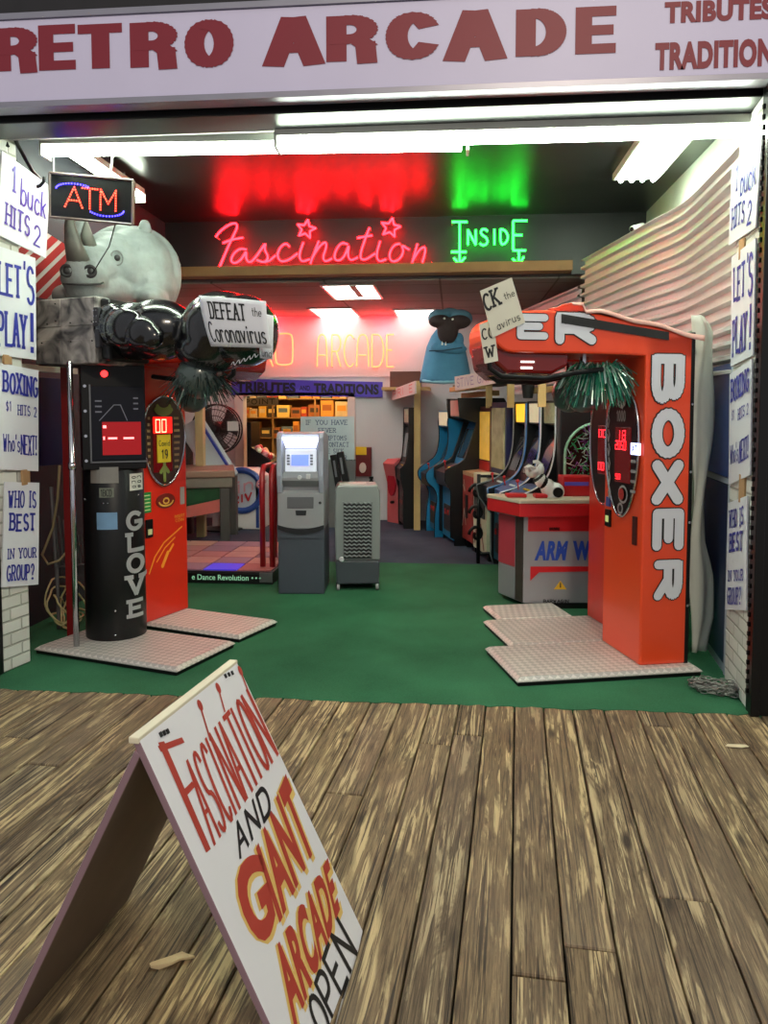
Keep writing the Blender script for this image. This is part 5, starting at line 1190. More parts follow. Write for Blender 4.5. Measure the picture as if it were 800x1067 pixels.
m = MB(); m.prism([(-w*.92, Z(611)), (w*.92, Z(611)), (w*.97, Z(586)), (-w*.97, Z(586))], lambda p, q: (p[0], q, p[1]), 0.004, .355); m.build('water_tank', COOLD, tc, bevel=.012)
m = MB(); m.box((-w*.62, -.012, Z(583)), (w*.62, .01, Z(524))); m.build('grille_recess', ATMB, tc)
m = MB()
for j in range(15):
    z = Z(581-j*4.0); n_ = 24
    for i in range(n_):
        x0_, x1_ = -w*.62+2*w*.62*i/n_, -w*.62+2*w*.62*(i+1)/n_; zz0, zz1 = z+.006*sin(i*2*pi/4), z+.006*sin((i+1)*2*pi/4)
        m.add([(x0_, -.02, zz0), (x1_, -.02, zz1), (x1_, -.012, zz1+.012), (x0_, -.012, zz0+.012), (x0_, -.012, zz0-.004), (x1_, -.012, zz1-.004)], [(0,1,2,3), (0,4,5,1)])
m.box((-w*.63, -.018, Z(584)), (-w*.60, .0, Z(523))); m.box((w*.60, -.018, Z(584)), (w*.63, .0, Z(523)))
m.build('louvre', M('louvre_grey', (104, 108, 110), .5), tc)
m = MB(); m.lathe([(.018, -.022), (.022, -.012), (.022, .0)], (-w*.70, 0, Z(584)), 14, 'y'); m.build('knob', M('pale_print', (206, 208, 214), .4), tc)
m = MB(); m.box((-w*.8, .05, Z(506)-.004), (w*.4, .30, Z(506)+.006)); m.build('control_panel', M('pale_panel', (160, 162, 160), .4), tc, bevel=.004)
for sx in (-.17, .17):
    for sy in (.03, .32):
        m = MB(); m.tube([(sx-.012, sy, .03), (sx+.012, sy, .03)], .03, 14); c_ = m.build('castor', M('castor_grey', (150, 150, 152), .4), tc, smooth=False)
        m = MB(); m.box((sx-.018, sy-.012, .03), (sx+.018, sy+.014, .075)); m.build('fork', ATMB, c_)
# black folded speaker-like stands leaning between the two
tf = thing('folded_stand', (-.86, 6.88, 0), 'black folded trolley leaning behind the air cooler', 'trolley')
Zf = lambda py: EYE+(430-py)/800*6.95
m = MB(); a = V(347, 474, 6.9)-tf.location; b = V(362, 560, 6.9)-tf.location; a2 = V(354, 471, 6.9)-tf.location; b2 = V(372, 560, 6.9)-tf.location
for p, q, nm in ((a, b, 'rail'), (a2, b2, 'rail')):
    m = MB(); m.slab((p.x, p.y+.02, p.z), (q.x, q.y+.02, max(.05, q.z)), .062, .05, up=(0,1,0)); r_ = m.build(nm, BLACKP, tf, bevel=.006)
    m = MB(); m.slab((p.x+.008, p.y-.01, p.z-.05), (p.x+.03, p.y-.01, p.z-.20), .018, .006, up=(0,1,0)); m.build('pad', M('grey_pad', (96, 98, 104), .5), r_)
m = MB(); m.box((-.04, .0, 0), (.14, .12, .08)); m.build('foot', BLACKP, tf, bevel=.006)
# ================================================================== DANCE STAGE, TABLE, LEFT BACK CORNER
td = thing('dance_stage', (-2.4, 7.35, 0), 'low dance game stage with coloured foot tiles beside the cash machine', 'dance stage')
m = MB(); m.box((-.85, -.62, .0), (.78, .95, .115)); m.build('plinth', M('stage_black', (30, 30, 34), .4), td, bevel=.008)
cols = [(190, 120, 120), (150, 116, 140), (204, 150, 146), (60, 60, 180), (206, 156, 140), (160, 124, 148)]
rr = random.Random(4)
for i in range(5):
    for j in range(5):
        cI = 3 if (i == 3 and j == 0) else rr.choice([0, 1, 2, 4, 5])
        m = MB(); m.box((-.83+.32*i, -.59+.305*j, .115), (-.83+.32*i+.305, -.59+.305*j+.29, .124))
        if i < 4 or True: m.build('tile', M('stage_tile_%d' % cI, cols[cI], .4, metal=.0, var=.15, **({'emit': (60, 60, 220), 'estr': .5} if cI == 3 else {})), td)
m = MB(); m.box((-.85, -.632, .025), (.66, -.62, .095)); m.build('front_strip', M('strip_black', (22, 22, 24), .3), td)
m = MB(); p0 = V(200, 605, 6.72); p1 = V(259, 605, 6.72); fD = lambda u, v: (u, -.634, v); x0_ = p0.x-td.location.x
typeset(m, 'e Dance Revolution', fD, x0_, p1.x-td.location.x, .035, .085, .01)
for q in (263, 267, 271): m.prism([(V(q, 605, 6.72).x-td.location.x+.009*cos(a*pi/4), .06+.009*sin(a*pi/4)) for a in range(8)], lambda p, q_: (p[0], q_, p[1]), -.635, -.63)
m.build('lettering', M('pale_green_print', (170, 230, 190), .4, emit=(150, 220, 180), estr=.3), td)
m = MB(); m.box((.66, -.635, .02), (.78, -.615, .11)); m.build('corner_plate', GREYM, td, bevel=.004)
for x in (.64, .73): m = MB(); m.tube([(x, -.42, .12), (x, -.42, .98), (x, -.36, 1.05), (x, .0, 1.05), (x, .06, .98), (x, .06, .12)], .026, 10); m.build('handrail', M('red_rail', (160, 22, 30), .3, coat=.3), td, smooth=True)
# games table
tt = thing('games_table', (0, 0, 0), 'brown topped games table with a green side and grey legs behind the red machine', 'table')
xr = .76; zt_ = 1.0; tt.rotation_euler = (0, 0, radians(17)); _c = V(242, 500, 8.6); tt.location = Vector((_c.x, 8.6, 0)) - Matrix.Rotation(radians(17), 3, 'Z') @ Vector((xr, -.30, 0))
ztop = V(240, 490, 8.6).z
m = MB(); m.box((-.45, -.33, ztop-.08), (xr+.03, .75, ztop)); m.build('tabletop', M('brown_top', (146, 112, 96), .4, var=.15), tt, bevel=.012)
m = MB(); m.box((-.45, -.30, ztop-.20), (xr, .72, ztop-.08)); m.build('rim', M('worn_steel', (130, 122, 112), .4, metal=.4), tt, bevel=.01)
m = MB(); m.prism([(-.45, ztop-.20), (xr-.12, ztop-.20), (xr-.12, ztop-.33), (-.45, ztop-.55)], lambda p, q: (p[0], q, p[1]), -.26, .66); m.build('side_panel', M('green_felt_panel', (14, 70, 34), .6, var=.4, scale=10), tt)
m = MB(); m.prism([(-.45, ztop-.55), (xr-.12, ztop-.33), (xr-.12, ztop-.48), (-.30, ztop-.62)], lambda p, q: (p[0], q, p[1]), -.255, .655); m.build('side_stripe', M('salmon_stripe', (220, 110, 100), .5), tt)
for sx in (-.36, xr-.09):
    for sy in (-.22, .58):
        m = MB(); m.box((sx-.055, sy-.055, 0), (sx+.055, sy+.055, ztop-.2)); m.build('leg', M('grey_leg', (84, 78, 76), .6, var=.2), tt, bevel=.01)
# white cabinet with a blue ring
a = V(240, 546, 9.95); b_ = V(273, 546, 9.95); tw = thing('game_cabinet', (a.x*.5+b_.x*.5, 9.95, 0), 'low white cabinet with a blue ring emblem near the doorway', 'cabinet'); w = (b_.x-a.x)/2
zT = V(256, 489, 9.95).z
m = MB(); m.prism([(-w-.25, 0), (w, 0), (w, zT-.10), (w*.35, zT), (-w-.25, zT)], lambda p, q: (p[0], q, p[1]), 0, .45); m.build('body', M('white_laminate', (224, 222, 222), .4), tw, bevel=.01)
m = MB(); m.prism([(w*.62, .02), (w*.82, .02), (w*.82, zT-.09), (w*.62, zT-.06)], lambda p, q: (p[0], q, p[1]), -.004, .0); m.build('stripe', M('blue_stripe', (36, 60, 130), .4), tw)
cx, cz = -w*.25, V(256, 511, 9.95).z
m = MB(); m.tube([(cx+.27*cos(a_*pi/16), -.002, cz+.27*sin(a_*pi/16)) for a_ in range(32)], .045, 6, closed=True); m.build('ring_emblem', M('blue_ring', (50, 76, 150), .4), tw)
m = MB(); m.prism([(cx+.25*cos(a_*pi/16), cz+.25*sin(a_*pi/16)) for a_ in range(32)], lambda p, q: (p[0], q, p[1]), -.004, 0); m.build('emblem_disc', M('pale_disc', (196, 200, 214), .4), tw)
m = MB(); write(m, 'Line', lambda u, v: (u, -.05, v+.25*(u-cx)), cx-.24, cx+.33, cz-.02, cz+.15, .16); m.build('script_lettering', M('pink_script', (216, 150, 160), .4), tw)
m = MB(); write(m, 'DRIV', lambda u, v: (u, -.05, v+.25*(u-cx)), cx-.22, cx+.14, cz-.15, cz-.06, .28); m.build('red_lettering', M('red_script', (190, 50, 60), .4), tw)
# fan
fc = V(226, 447, 9.75); Rf = 26/800*9.75
tfn = thing('pedestal_fan', (fc.x, 9.75, 0), 'big dark pedestal fan in front of the pink back wall', 'fan')
WIRE = M('dark_wire', (34, 30, 32), .4, metal=.3)
m = MB()
for kk, yy in ((1.0, -.06), (1.0, .06), (.8, -.10), (.55, -.125), (.3, -.14)):
    m.tube([(Rf*kk*cos(a_*pi/18), yy, fc.z+Rf*kk*sin(a_*pi/18)) for a_ in range(36)], .006 if kk < 1 else .011, 5, closed=True)
for a_ in range(40):
    ca, sa = cos(a_*pi/20), sin(a_*pi/20); m.tube([(Rf*.12*ca, -.145, fc.z+Rf*.12*sa), (Rf*.6*ca, -.12, fc.z+Rf*.6*sa), (Rf*ca, -.05, fc.z+Rf*sa), (Rf*ca, .06, fc.z+Rf*sa)], .0035, 4)
m.build('cage', WIRE, tfn)
for j in range(3):
    A = j*2*pi/3+.4; m = MB()
    def bl(u, v):
        a_ = A+(v-.5)*(.95+.5*u); r = Rf*(.13+.78*u); return (r*cos(a_), .05*(v-.5), fc.z+r*sin(a_))
    m.grid(bl, 6, 6); m.build('blade', M('dark_blade', (74, 56, 58), .4), tfn, smooth=True, solid=.006)
m = MB(); m.lathe([(.04, -.13), (.06, -.10), (.06, .0), (.10, .08), (.10, .26), (.05, .30)], (0, 0, fc.z), 18, 'y'); m.build('motor', M('dark_motor', (44, 40, 42), .4), tfn, smooth=True)
m = MB(); m.tube([(0, .18, .03), (0, .18, fc.z)], .025, 10); m.lathe([(.27, 0), (.27, .02), (.05, .04)], (0, .18, 0), 24); m.build('stand', WIRE, tfn)
m = MB(); m.box((.19, -.17, fc.z-.02), (.33, -.155, fc.z+.10)); m.build('tag', M('white_tag', (216, 206, 206), .5), tfn)
# post and slide-like ramp at the left back
a = V(209, 480, 9.3); m = MB(); m.box((a.x-.05, 9.25, 0), (a.x+.05, 9.35, V(209, 411, 9.3).z)); tag(m.build('timber_post', M('pale_timber', (206, 176, 130), .6, var=.12, bump=.1), bevel=.004), 'pale upright timber post at the left edge of the fan', 'post')
tsl = thing('ramp_game', (V(215, 480, 9.5).x, 9.5, 0), 'white sloping ramp with blue edge stripes leaning below the fan', 'ramp')
P0, P1 = V(198, 440, 9.5)-tsl.location, V(236, 500, 9.5)-tsl.location
m = MB(); m.slab(P0, P1, .34, .05, up=(0.3,-1,0.45)); m.build('bed', M('grey_white_ramp', (196, 198, 206), .4), tsl)
dv = (P1-P0).normalized(); up_ = Vector((dv.z, 0, -dv.x)); up_ = up_ if up_.z > 0 else -up_
for s in (-1, 1):
    m = MB(); m.slab(P0+up_*s*.13+Vector((0,-.06,0)), P1+up_*s*.13+Vector((0,-.06,0)), .03, .05, up=(0,-1,0)); m.build('edge_stripe', M('royal_blue', (44, 64, 160), .35), tsl)
for a, b in (((.28, -.02, 0), (.38, .08, P1.z+.05)), ((-.30, -.02, 0), (-.20, .08, P0.z-.1))): m = MB(); m.box(a, b); m.build('support', M('grey_leg', (84, 78, 76), .6), tsl)
# black cabinet with a sloping control deck
a = V(258, 545, 10.45); b_ = V(285, 545, 10.45); tk = thing('game_cabinet', ((a.x+b_.x)/2, 10.45, 0), 'black sloping game cabinet beside the doorway with bright controls on top', 'cabinet'); w = (b_.x-a.x)/2
zc_, zd, ze = V(265, 440, 10.45).z, V(265, 466, 10.45).z, V(285, 482, 10.45).z
m = MB(); m.prism([(-w, 0), (w, 0), (w, ze), (-w+.06, zd), (-w+.06, zc_), (-w, zc_)], lambda p, q: (p[0], q, p[1]), 0, .5); m.build('body', BLACKP, tk, bevel=.008)
rr = random.Random(6)
for cI, cc_ in enumerate([(230, 226, 200), (200, 50, 60), (236, 200, 150), (214, 150, 160)]):
    for j in range(5):
        m = MB(); u = rr.random(); x = -w+.10+u*(2*w-.12); z = zd+(ze-zd)*((x+w-.06)/(2*w-.06)); m.ball((x, rr.uniform(.03,.3), z+.03), rr.uniform(.025,.05), 8, 6); m.build('control_knob', M('knob_%d' % cI, cc_, .3), tk, smooth=True)
# banner over the doorway
YBN = 10.95
q = [V(241,394.5,YBN), V(398.5,398,YBN), V(398.5,414,YBN), V(241,411.5,YBN)]; c = sum(q, Vector())/4; base = Vector((c.x, YBN, min(p.z for p in q)))
tb_ = thing('banner', base, 'violet blue banner lettered TRIBUTES AND TRADITIONS over the shop doorway', 'banner'); P = [p-base for p in q]
MB().quad(P[3], P[2], P[1], P[0], .03).build('board', M('violet_blue_vinyl', (74, 62, 196), .5, var=.08), tb_)
f = bil(*P, off=.003)
for a in (('TRIBUTES', f, .035, .43, .16, .84, .05, 1.05), ('AND', f, .455, .525, .36, .66, .02), ('TRADITIONS', f, .55, .975, .16, .84, .05, 1.05)):
    m = MB(); typeset(m, *a); m.build('lettering', M('near_black_ink', (24, 20, 44), .5), tb_)
# fever notice
q = [V(313,434,10.2), V(369,434,10.2), V(369,480,10.2), V(313,480,10.2)]; c = sum(q, Vector())/4; base = Vector((c.x, 10.2, 0))
tn = thing('notice_board', base, 'white notice lettered IF YOU HAVE FEVER standing behind the cash machine', 'sign'); P = [p-base for p in q]
MB().quad(P[3], P[2], P[1], P[0], .015).build('card', M('pale_blue_white_card', (206, 220, 224), .5), tn)
f = bil(*P, off=.003)
for s_, u0, u1, v in [('IF YOU HAVE', .10, .88, .80), ('FEVER', .34, .66, .62), ('SYMPTOMS', .36, .86, .45), ('OR CONTACT', .30, .90, .30), ('ARE SICK', .40, .80, .15), ('ENTER', .60, .86, .0)]:
    m = MB(); write(m, s_, f, u0, u1, v+.02, v+.115, .17, True, .4); m.build('lettering', M('slate_ink', (70, 92, 130), .5), tn)
m = MB(); m.box((-.33, .0, 0), (.38, .04, P[3].z+.02)); m.build('stand', M('grey_stand', (110, 112, 112), .5), tn)
# red box and cable on the back wall
q0, q1 = V(371, 496, 10.95), V(387, 466, 10.95)
tr2 = thing('alarm_box', (q0.x*.5+q1.x*.5, 10.9, q0.z), 'dark red wall box with yellow label and white dial right of the doorway', 'box'); w = (q1.x-q0.x)/2; h = q1.z-q0.z
m = MB(); m.box((-w, 0, 0), (w, .1, h)); m.build('case', M('dark_red_box', (110, 30, 34), .4), tr2, bevel=.006)
m = MB(); m.box((-w, -.006, h*.74), (w*.4, .0, h*1.02)); m.build('yellow_label', M('yellow_card', (236, 206, 40), .5), tr2)
m = MB(); m.prism([(-.01+.05*cos(a_*pi/10), h*.3+.075*sin(a_*pi/10)) for a_ in range(20)], lambda p, q_: (p[0], q_, p[1]), -.012, 0); m.build('dial', M('white_dial', (224, 216, 204), .4), tr2)
m = MB()
for j in range(4): m.box((V(386.5,500,10.95).x-.03, 10.96, V(386,511-j*4,10.95).z), (V(386.5,500,10.95).x+.03, 10.998, V(386,508.8-j*4,10.95).z))
m.box((V(386.5,500,10.95).x-.02, 10.97, V(386,511,10.95).z), (V(386.5,500,10.95).x+.02, 10.998, V(386,497,10.95).z))
tag(m.build('wall_bracket', BLACKP), 'black ribbed bracket on the back wall under the dark red box', 'bracket')
# ================================================================== SHOP BEYOND THE DOORWAY
rr = random.Random(12); SB = M('shelf_board', (150, 112, 66), .6)
ts_ = thing('shop_shelf', (-2.4, 13.2, 0), 'wooden wall of shelves full of boxed goods seen through the doorway', 'shelf')
for x in (-1.5, -.75, 0, .75, 1.5): m = MB(); m.box((x-.015, -.02, 0), (x+.015, .36, 2.3)); m.build('upright', SB, ts_)
levels = [.35, .75, 1.12, 1.47, 1.80, 2.1]
for z in levels: MB().box((-1.5, -.02, z-.02), (1.5, .36, z)).build('shelf_board', SB, ts_)
MB().box((-1.5, .36, 0), (1.5, .38, 2.3)).build('back_board', M('shelf_back', (120, 84, 46), .7), ts_)
GC = [(222, 170, 70), (190, 130, 50), (236, 200, 110), (160, 90, 40), (210, 186, 150), (176, 60, 40), (96, 110, 120), (60, 44, 34), (226, 150, 60)]
names = ['amber', 'ochre', 'cream', 'brown', 'buff', 'red', 'grey', 'dark', 'orange']
WHERE = ['lowest', 'second lowest', 'third', 'fourth', 'upper', 'top']
ORD = ['first', 'second', 'third', 'fourth', 'fifth', 'sixth', 'seventh', 'eighth', 'ninth', 'tenth', 'eleventh', 'twelfth', 'thirteenth', 'fourteenth', 'fifteenth', 'sixteenth', 'seventeenth', 'eighteenth', 'nineteenth', 'twentieth', 'last']
for li, z in enumerate(levels[2:5]):
    x = -1.46; nb_ = 0
    while x < 1.3:
        wd_ = rr.uniform(.11, .24); hh = rr.uniform(.14, .29); ci = rr.randrange(9)
        b0 = thing('goods_box', (-2.4+x+wd_/2, 13.30, z), '%s box, %s from the striped cabinet side on the %s shop shelf' % (names[ci], ORD[min(nb_, 20)], ['lower', 'middle', 'upper'][li]), 'box', rr.uniform(-.1, .1), 'boxed goods on the shop shelves')
        m = MB(); m.box((-wd_/2+.006, -.10, 0), (wd_/2-.006, .12, hh)); m.build('carton', M('goods_%d' % ci, GC[ci], .5, var=.2, scale=14), b0, bevel=.004)
        m = MB(); m.box((-wd_/3, -.103, hh*.4), (wd_/3, -.099, hh*.75)); m.build('label', M('goods_%d' % ((ci+4) % 9), GC[(ci+4) % 9], .5), b0)
        x += wd_+.01; nb_ += 1
for i in range(16):
    x = dl+.22+i*(dr-dl-.35)/15
    b0 = thing('hanging_toy', (x, 12.2, 1.96), 'small hanging toy, %s along the rail inside the shop doorway counting from the fan' % ORD[i], 'toy', 0, 'small toys hanging in a row inside the shop')
    m = MB(); m.ball((0, 0, -.05), (.028, .02, .035), 8, 6); m.tube([(0,0,-.02), (0,0,.05)], .004, 4); m.box((-.03, -.01, -.14), (.03, .01, -.07)); m.build('body', M('toy_%d' % (i % 3), [(196, 176, 130), (90, 70, 56), (214, 206, 190)][i % 3], .5), b0)
m = MB(); m.tube([(dl+.1, 12.2, 2.01), (dr-.1, 12.2, 2.01)], .012, 6); tag(m.build('hanging_rail', GREYM), 'thin metal rail carrying the row of toys inside the shop', 'rail')
m = MB(); m.tube([(-4.19, 12.2, 2.01), (dl+.1, 12.2, 2.01)], .012, 6); m.tube([(dr-.1, 12.2, 2.01), (.2, 12.2, 2.01)], .012, 6)
for i in range(4):
    x = dl+.55+i*.32; t = thing('shop_light', (x, 12.0, 2.54), 'short white light tube on the shop ceiling', 'light', 0, 'light tubes on the shop ceiling')
    MB().box((-.13, -.05, 0), (.13, .05, .06)).build('housing', HOUS, t); MB().tube([(-.12, 0, -.02), (.12, 0, -.02)], .03, 8).build('tube', EM('shop_tube', (255, 232, 180), 14), t)
q = [V(251,415,11.6), V(290,414,11.6), V(290,422,11.6), V(251,423,11.6)]; P = q; c = sum(q, Vector())/4; base = Vector((c.x, c.y, min(p.z for p in q)))
tz = thing('shop_notice', base, 'small grey lettered plaque just inside the shop doorway head', 'sign'); P = [p-base for p in q]
MB().quad(P[3], P[2], P[1], P[0], .01).build('board', M('dim_board', (112, 98, 84), .5), tz); m = MB(); write(m, 'POINT', bil(*P, off=.003), .1, .9, .2, .8, .2); m.build('lettering', M('dark_brown', (40, 30, 24), .5), tz)
for px in (251, 290): MB().tube([V(px, 415, 11.6)-base, V(px, 415, 11.6)-base+Vector((0,0,.7))], .004, 4).build('cord', BLACKP, tz)
# ================================================================== ROW OF ARCADE CABINETS ON THE RIGHT
R0 = Vector((.455, 7.46, 0)); DR = Vector((-.236, .972, 0)); NB = Vector((.972, .236, 0)); RROT = atan2(-.972, .236)
RW = lambda s, t, z=0: R0 + DR*s + NB*t + Vector((0, 0, z))
def smooth(poly, it=2):
    for _ in range(it):
        q = [poly[0]]
        for a, b in zip(poly, poly[1:]): q += [(a[0]*.75+b[0]*.25, a[1]*.75+b[1]*.25), (a[0]*.25+b[0]*.75, a[1]*.25+b[1]*.75)]
        q.append(poly[-1]); poly = q
    return poly
def cabinet(s, w, h, label, side, front, marq, trim, style='classic', t_off=0.0, inner=None, screen=None, deck=None):
    """upright cabinet: local x across, -y is the front, z up; side profile in (y, z)"""
    o = RW(s, t_off); t = thing('arcade_cabinet', o, label, 'arcade cabinet', RROT)
    k = h/1.75
    if style == 'classic':
        fr = [(.05, .0), (.05, .08), (.0, .10), (.0, .66*k), (-.07, .78*k), (-.07, .90*k), (.10, .98*k), (.16, 1.03*k), (.30, 1.46*k), (.10, 1.52*k), (.08, 1.75*k)]; rear = [(.62, 1.75*k), (.72, 1.6*k), (.72, 0)]
    elif style == 'sweep':
        lower = [(.06, .0), (.03, .10), (.03, .55*k), (-.10, .74*k), (-.12, .84*k)]; up = smooth([(-.12, .86*k), (.08, .92*k), (.20, 1.04*k), (.25, 1.22*k), (.26, 1.42*k)]); fr = lower+up+[(.26, 1.73*k)]; rear = [(.28, 1.75*k), (.66, 1.75*k), (.75, 1.65*k), (.75, 0)]
    else:      # wavy
        fr = smooth([(.02, .0), (.02, .3*k), (.06, .55*k), (.02, .68*k), (-.08, .76*k), (-.10, .90*k), (.04, 1.00*k), (.16, 1.10*k), (.20, 1.40*k), (.17, 1.62*k), (.24, 1.73*k)]); rear = [(.55, 1.75*k), (.68, 1.6*k), (.68, 0)]
    poly = fr+rear
    for sx in (-w/2, w/2-.02):
        m = MB(); m.prism(poly, lambda p, q: (q, p[0], p[1]), sx, sx+.02); sp = m.build('side_panel', side, t)
        m = MB(); m.tube([(sx+.01, y, z) for y, z in fr], .011, 6); m.build('edge_trim', trim, sp, smooth=True)
    inn = inner or BLACKP
    # shell between the sides: everything a little behind the profile edge
    def at(zv):
        for a, b in zip(fr, fr[1:]):
            if a[1] <= zv <= b[1] and b[1] > a[1]: return a[0]+(b[0]-a[0])*(zv-a[1])/(b[1]-a[1])
        return fr[-1][0]
    kz = [p for p in fr if p[1] <= .70*k]
    m = MB(); m.box((-w/2+.02, at(.4*k)+.03, .06), (w/2-.02, .68, .68*k)); fp = m.build('front_panel', front, t)
    m = MB(); m.box((-w*.28, at(.35*k)+.018, .14), (w*.28, at(.35*k)+.034, .46*k)); cd = m.build('coin_door', M('coin_door_black', (28, 28, 32), .4), t, bevel=.004)
    for sx in (-.07, .07): m = MB(); m.box((sx-.02, at(.35*k)+.008, .34*k), (sx+.02, at(.35*k)+.02, .40*k)); m.build('coin_return', M('coin_red', (180, 40, 40), .4), cd)
    # control deck
    yd0, zd0, yd1, zd1 = -.07, .80*k, .10, .94*k
    m = MB(); m.prism([(-.05, .70*k), (-.06, .86*k), (.12, .95*k), (.3, .95*k), (.3, .66*k), (.04, .66*k)], lambda p, q: (q, p[0], p[1]), -w/2+.02, w/2-.02); cp = m.build('control_panel', deck or M('deck_black', (36, 36, 44), .4, var=.3, scale=20), t)
    cz = lambda y: .86*k+(y+.06)/.18*.09*k
    m = MB(); m.tube([(-.09, .02, cz(.02)), (-.09, .01, cz(.02)+.07)], .007, 6); m.ball((-.09, .01, cz(.02)+.08), .018, 8, 6); m.build('joystick', M('red_ball', (200, 40, 44), .3), cp, smooth=True)
    for j in range(3): m = MB(); m.lathe([(.014, cz(.04)), (.014, cz(.04)+.014)], (.02+.05*j, .04, 0), 10); m.build('button', M(['btn_yellow', 'btn_white', 'btn_blue'][int(abs(s*7)) % 3], [(230, 200, 60), (230, 230, 226), (60, 110, 210)][int(abs(s*7)) % 3], .3), cp)
    # screen and bezel, leaning back
    y0, y1 = .17, .36
    m = MB(); m.prism([(y0, .95*k), (y1, 1.46*k), (y1+.03, 1.46*k), (y0+.03, .95*k)], lambda p, q: (q, p[0], p[1]), -w/2+.02, w/2-.02); m.build('bezel', inn, t)
    m = MB(); m.prism([(y0+.03, 1.03*k), (y1-.035, 1.38*k), (y1, 1.38*k), (y0+.06, 1.03*k)], lambda p, q: (q, p[0]-.012, p[1]), -w/2+.09, w/2-.09); m.build('screen', screen or M('dark_screen', (30, 34, 40), .1, coat=.5), t)
    mo = {'classic': 0, 'wavy': .06, 'sweep': .16}[style]
    m = MB(); m.prism([(.13, 1.52*k), (.12, 1.74*k), (.6, 1.74*k), (.6, 1.46*k), (.34, 1.46*k)], lambda p, q: (q, p[0]+mo, p[1]), -w/2+.02, w/2-.02); m.build('top_box', side, t)
    m = MB(); yy = .125+mo; m.prism([(yy, 1.535*k), (yy-.006, 1.725*k), (yy+.012, 1.725*k), (yy+.012, 1.535*k)], lambda p, q: (q, p[0]-.004, p[1]), -w/2+.03, w/2-.03); m.build('marquee', marq, t)
    return t
BLKC = M('black_laminate', (20, 20, 22), .35, var=.2); BLUC = M('teal_blue_laminate', (24, 120, 168), .4, var=.08); GREYT = M('grey_trim', (120, 122, 128), .4); BLUT = M('blue_trim', (60, 110, 170), .35); BLKT = M('black_trim', (14, 14, 16), .4); WHT = M('white_trim', (214, 214, 218), .4)
YM = M('yellow_marquee', (250, 200, 60), .4, emit=(250, 190, 50), estr=.9); CM_ = M('cream_marquee', (226, 212, 180), .4, var=.2, scale=20, emit=(220, 205, 170), estr=.35); PM = M('pink_marquee', (226, 170, 160), .4); OM = M('olive_marquee', (176, 176, 140), .4, var=.5, scale=26)
cabinet(3.10, .42, 1.62, 'black curvy arcade cabinet at the far end of the row by the pink game', BLKC, BLKC, M('sketch_marquee', (186, 196, 160), .4, var=.3, scale=20), BLKT, 'sweep', -.46).scale = (1, .30, 1)
cabinet(2.43, .54, 1.58, 'bright blue wavy sided arcade cabinet behind the timber post', BLUC, BLUC, CM_, BLKT, 'wavy', -.20)
cabinet(1.80, .60, 1.72, 'black sided arcade cabinet with a blue front next to the wavy blue one', BLKC, BLUC, PM, BLKT, 'classic', -.13, inner=BLUC)
# the three swept black ones behind the arm wrestling machine
cabinet(.24, .39, 1.66, 'black swept arcade cabinet with the yellow marquee', BLKC, M('teal_panel', (30, 86, 104), .4), YM, GREYT, 'sweep', .0)
cabinet(-.16, .39, 1.66, 'black swept arcade cabinet with the cream marquee and blue edge', BLKC, M('teal_panel', (30, 86, 104), .4), CM_, BLUT, 'sweep', .0, deck=M('blue_deck', (60, 90, 140), .4, var=.4, scale=16))
cabinet(-.56, .39, 1.66, 'black swept arcade cabinet with the patterned olive marquee, nearest the entrance', BLKC, M('teal_panel', (30, 86, 104), .4), OM, WHT, 'sweep', .0, deck=M('blue_deck', (60, 90, 140), .4))
# pink coin game at the very end
o = RW(3.42, .0); o.y = min(o.y, 10.6)
tp_ = thing('coin_game', (V(409, 500, 10.72).x, 10.72, 0), 'small pink coin game at the far end of the row by the back wall', 'coin game', RROT+.5)
m = MB(); m.prism([(0, 0), (0, .55), (-.08, .84), (.0, .90), (.2, .90), (.2, 0)], lambda p, q: (q, p[0], p[1]), -.13, .13); m.build('body', M('faded_pink', (196, 100, 104), .5, var=.2), tp_, bevel=.01)
m = MB(); m.prism([(.09*cos(a*pi/10), .57+.19*sin(a*pi/10)) for a in range(20)], lambda p, q: (p[0], q-.03*(p[1]-.6), p[1]), -.03, .02); m.build('window', M('crimson_window', (170, 40, 60), .2), tp_)
m = MB(); m.tube([(.05, -.02, .3), (.05, -.07, .3)], .02, 8); m.build('coin_knob', BLACKP, tp_)
# red game with yellow backglass
tR = thing('redemption_game', RW(1.27, -.0), 'worn red redemption game with a yellow backglass in the right hand row', 'redemption game', RROT)
m = MB(); m.box((-.22, .0, .10), (.22, .66, .84)); m.build('cabinet', M('worn_red_laminate', (160, 54, 50), .5, var=.35, scale=5), tR, bevel=.008)
m = MB(); m.prism([(0, .84), (.0, .88), (.21, .90), (.21, .84)], lambda p, q: (q, p[0], p[1]), -.215, .215); m.build('playfield', M('tan_playfield', (190, 150, 110), .3), tR)
m = MB(); m.box((-.22, .20, .84), (.22, .66, 1.62)); m.build('backbox', M('dark_red_box2', (96, 40, 40), .5), tR, bevel=.006)
m = MB(); m.box((-.19, .19, 1.02), (.19, .205, 1.56)); m.build('backglass', M('yellow_backglass', (226, 180, 80), .25, var=.35, scale=7, emit=(226, 176, 70), estr=.3), tR)
m = MB(); m.box((-.19, .188, .88), (.19, .206, 1.0)); m.build('red_panel', M('red_print', (176, 44, 40), .4), tR)
m = MB(); m.box((-.05, -.012, .36), (.03, .0, .62)); m.build('coin_door', M('coin_door_black', (28, 28, 32), .4), tR)
for st in ([(-.2, .25), (-.12, .45), (-.05, .28)], [(-.18, .72), (-.10, .66), (-.14, .78)]): m = MB(); ribbons([st], .02, lambda u, v: (u, -.004, v), m); m.build('star_motif', M('pale_motif', (216, 190, 170), .5), tR)
for sx in (-.17, .17):
    m = MB(); m.box((sx-.03, .04, 0), (sx+.03, .6, .10)); m.build('foot', BLACKP, tR)
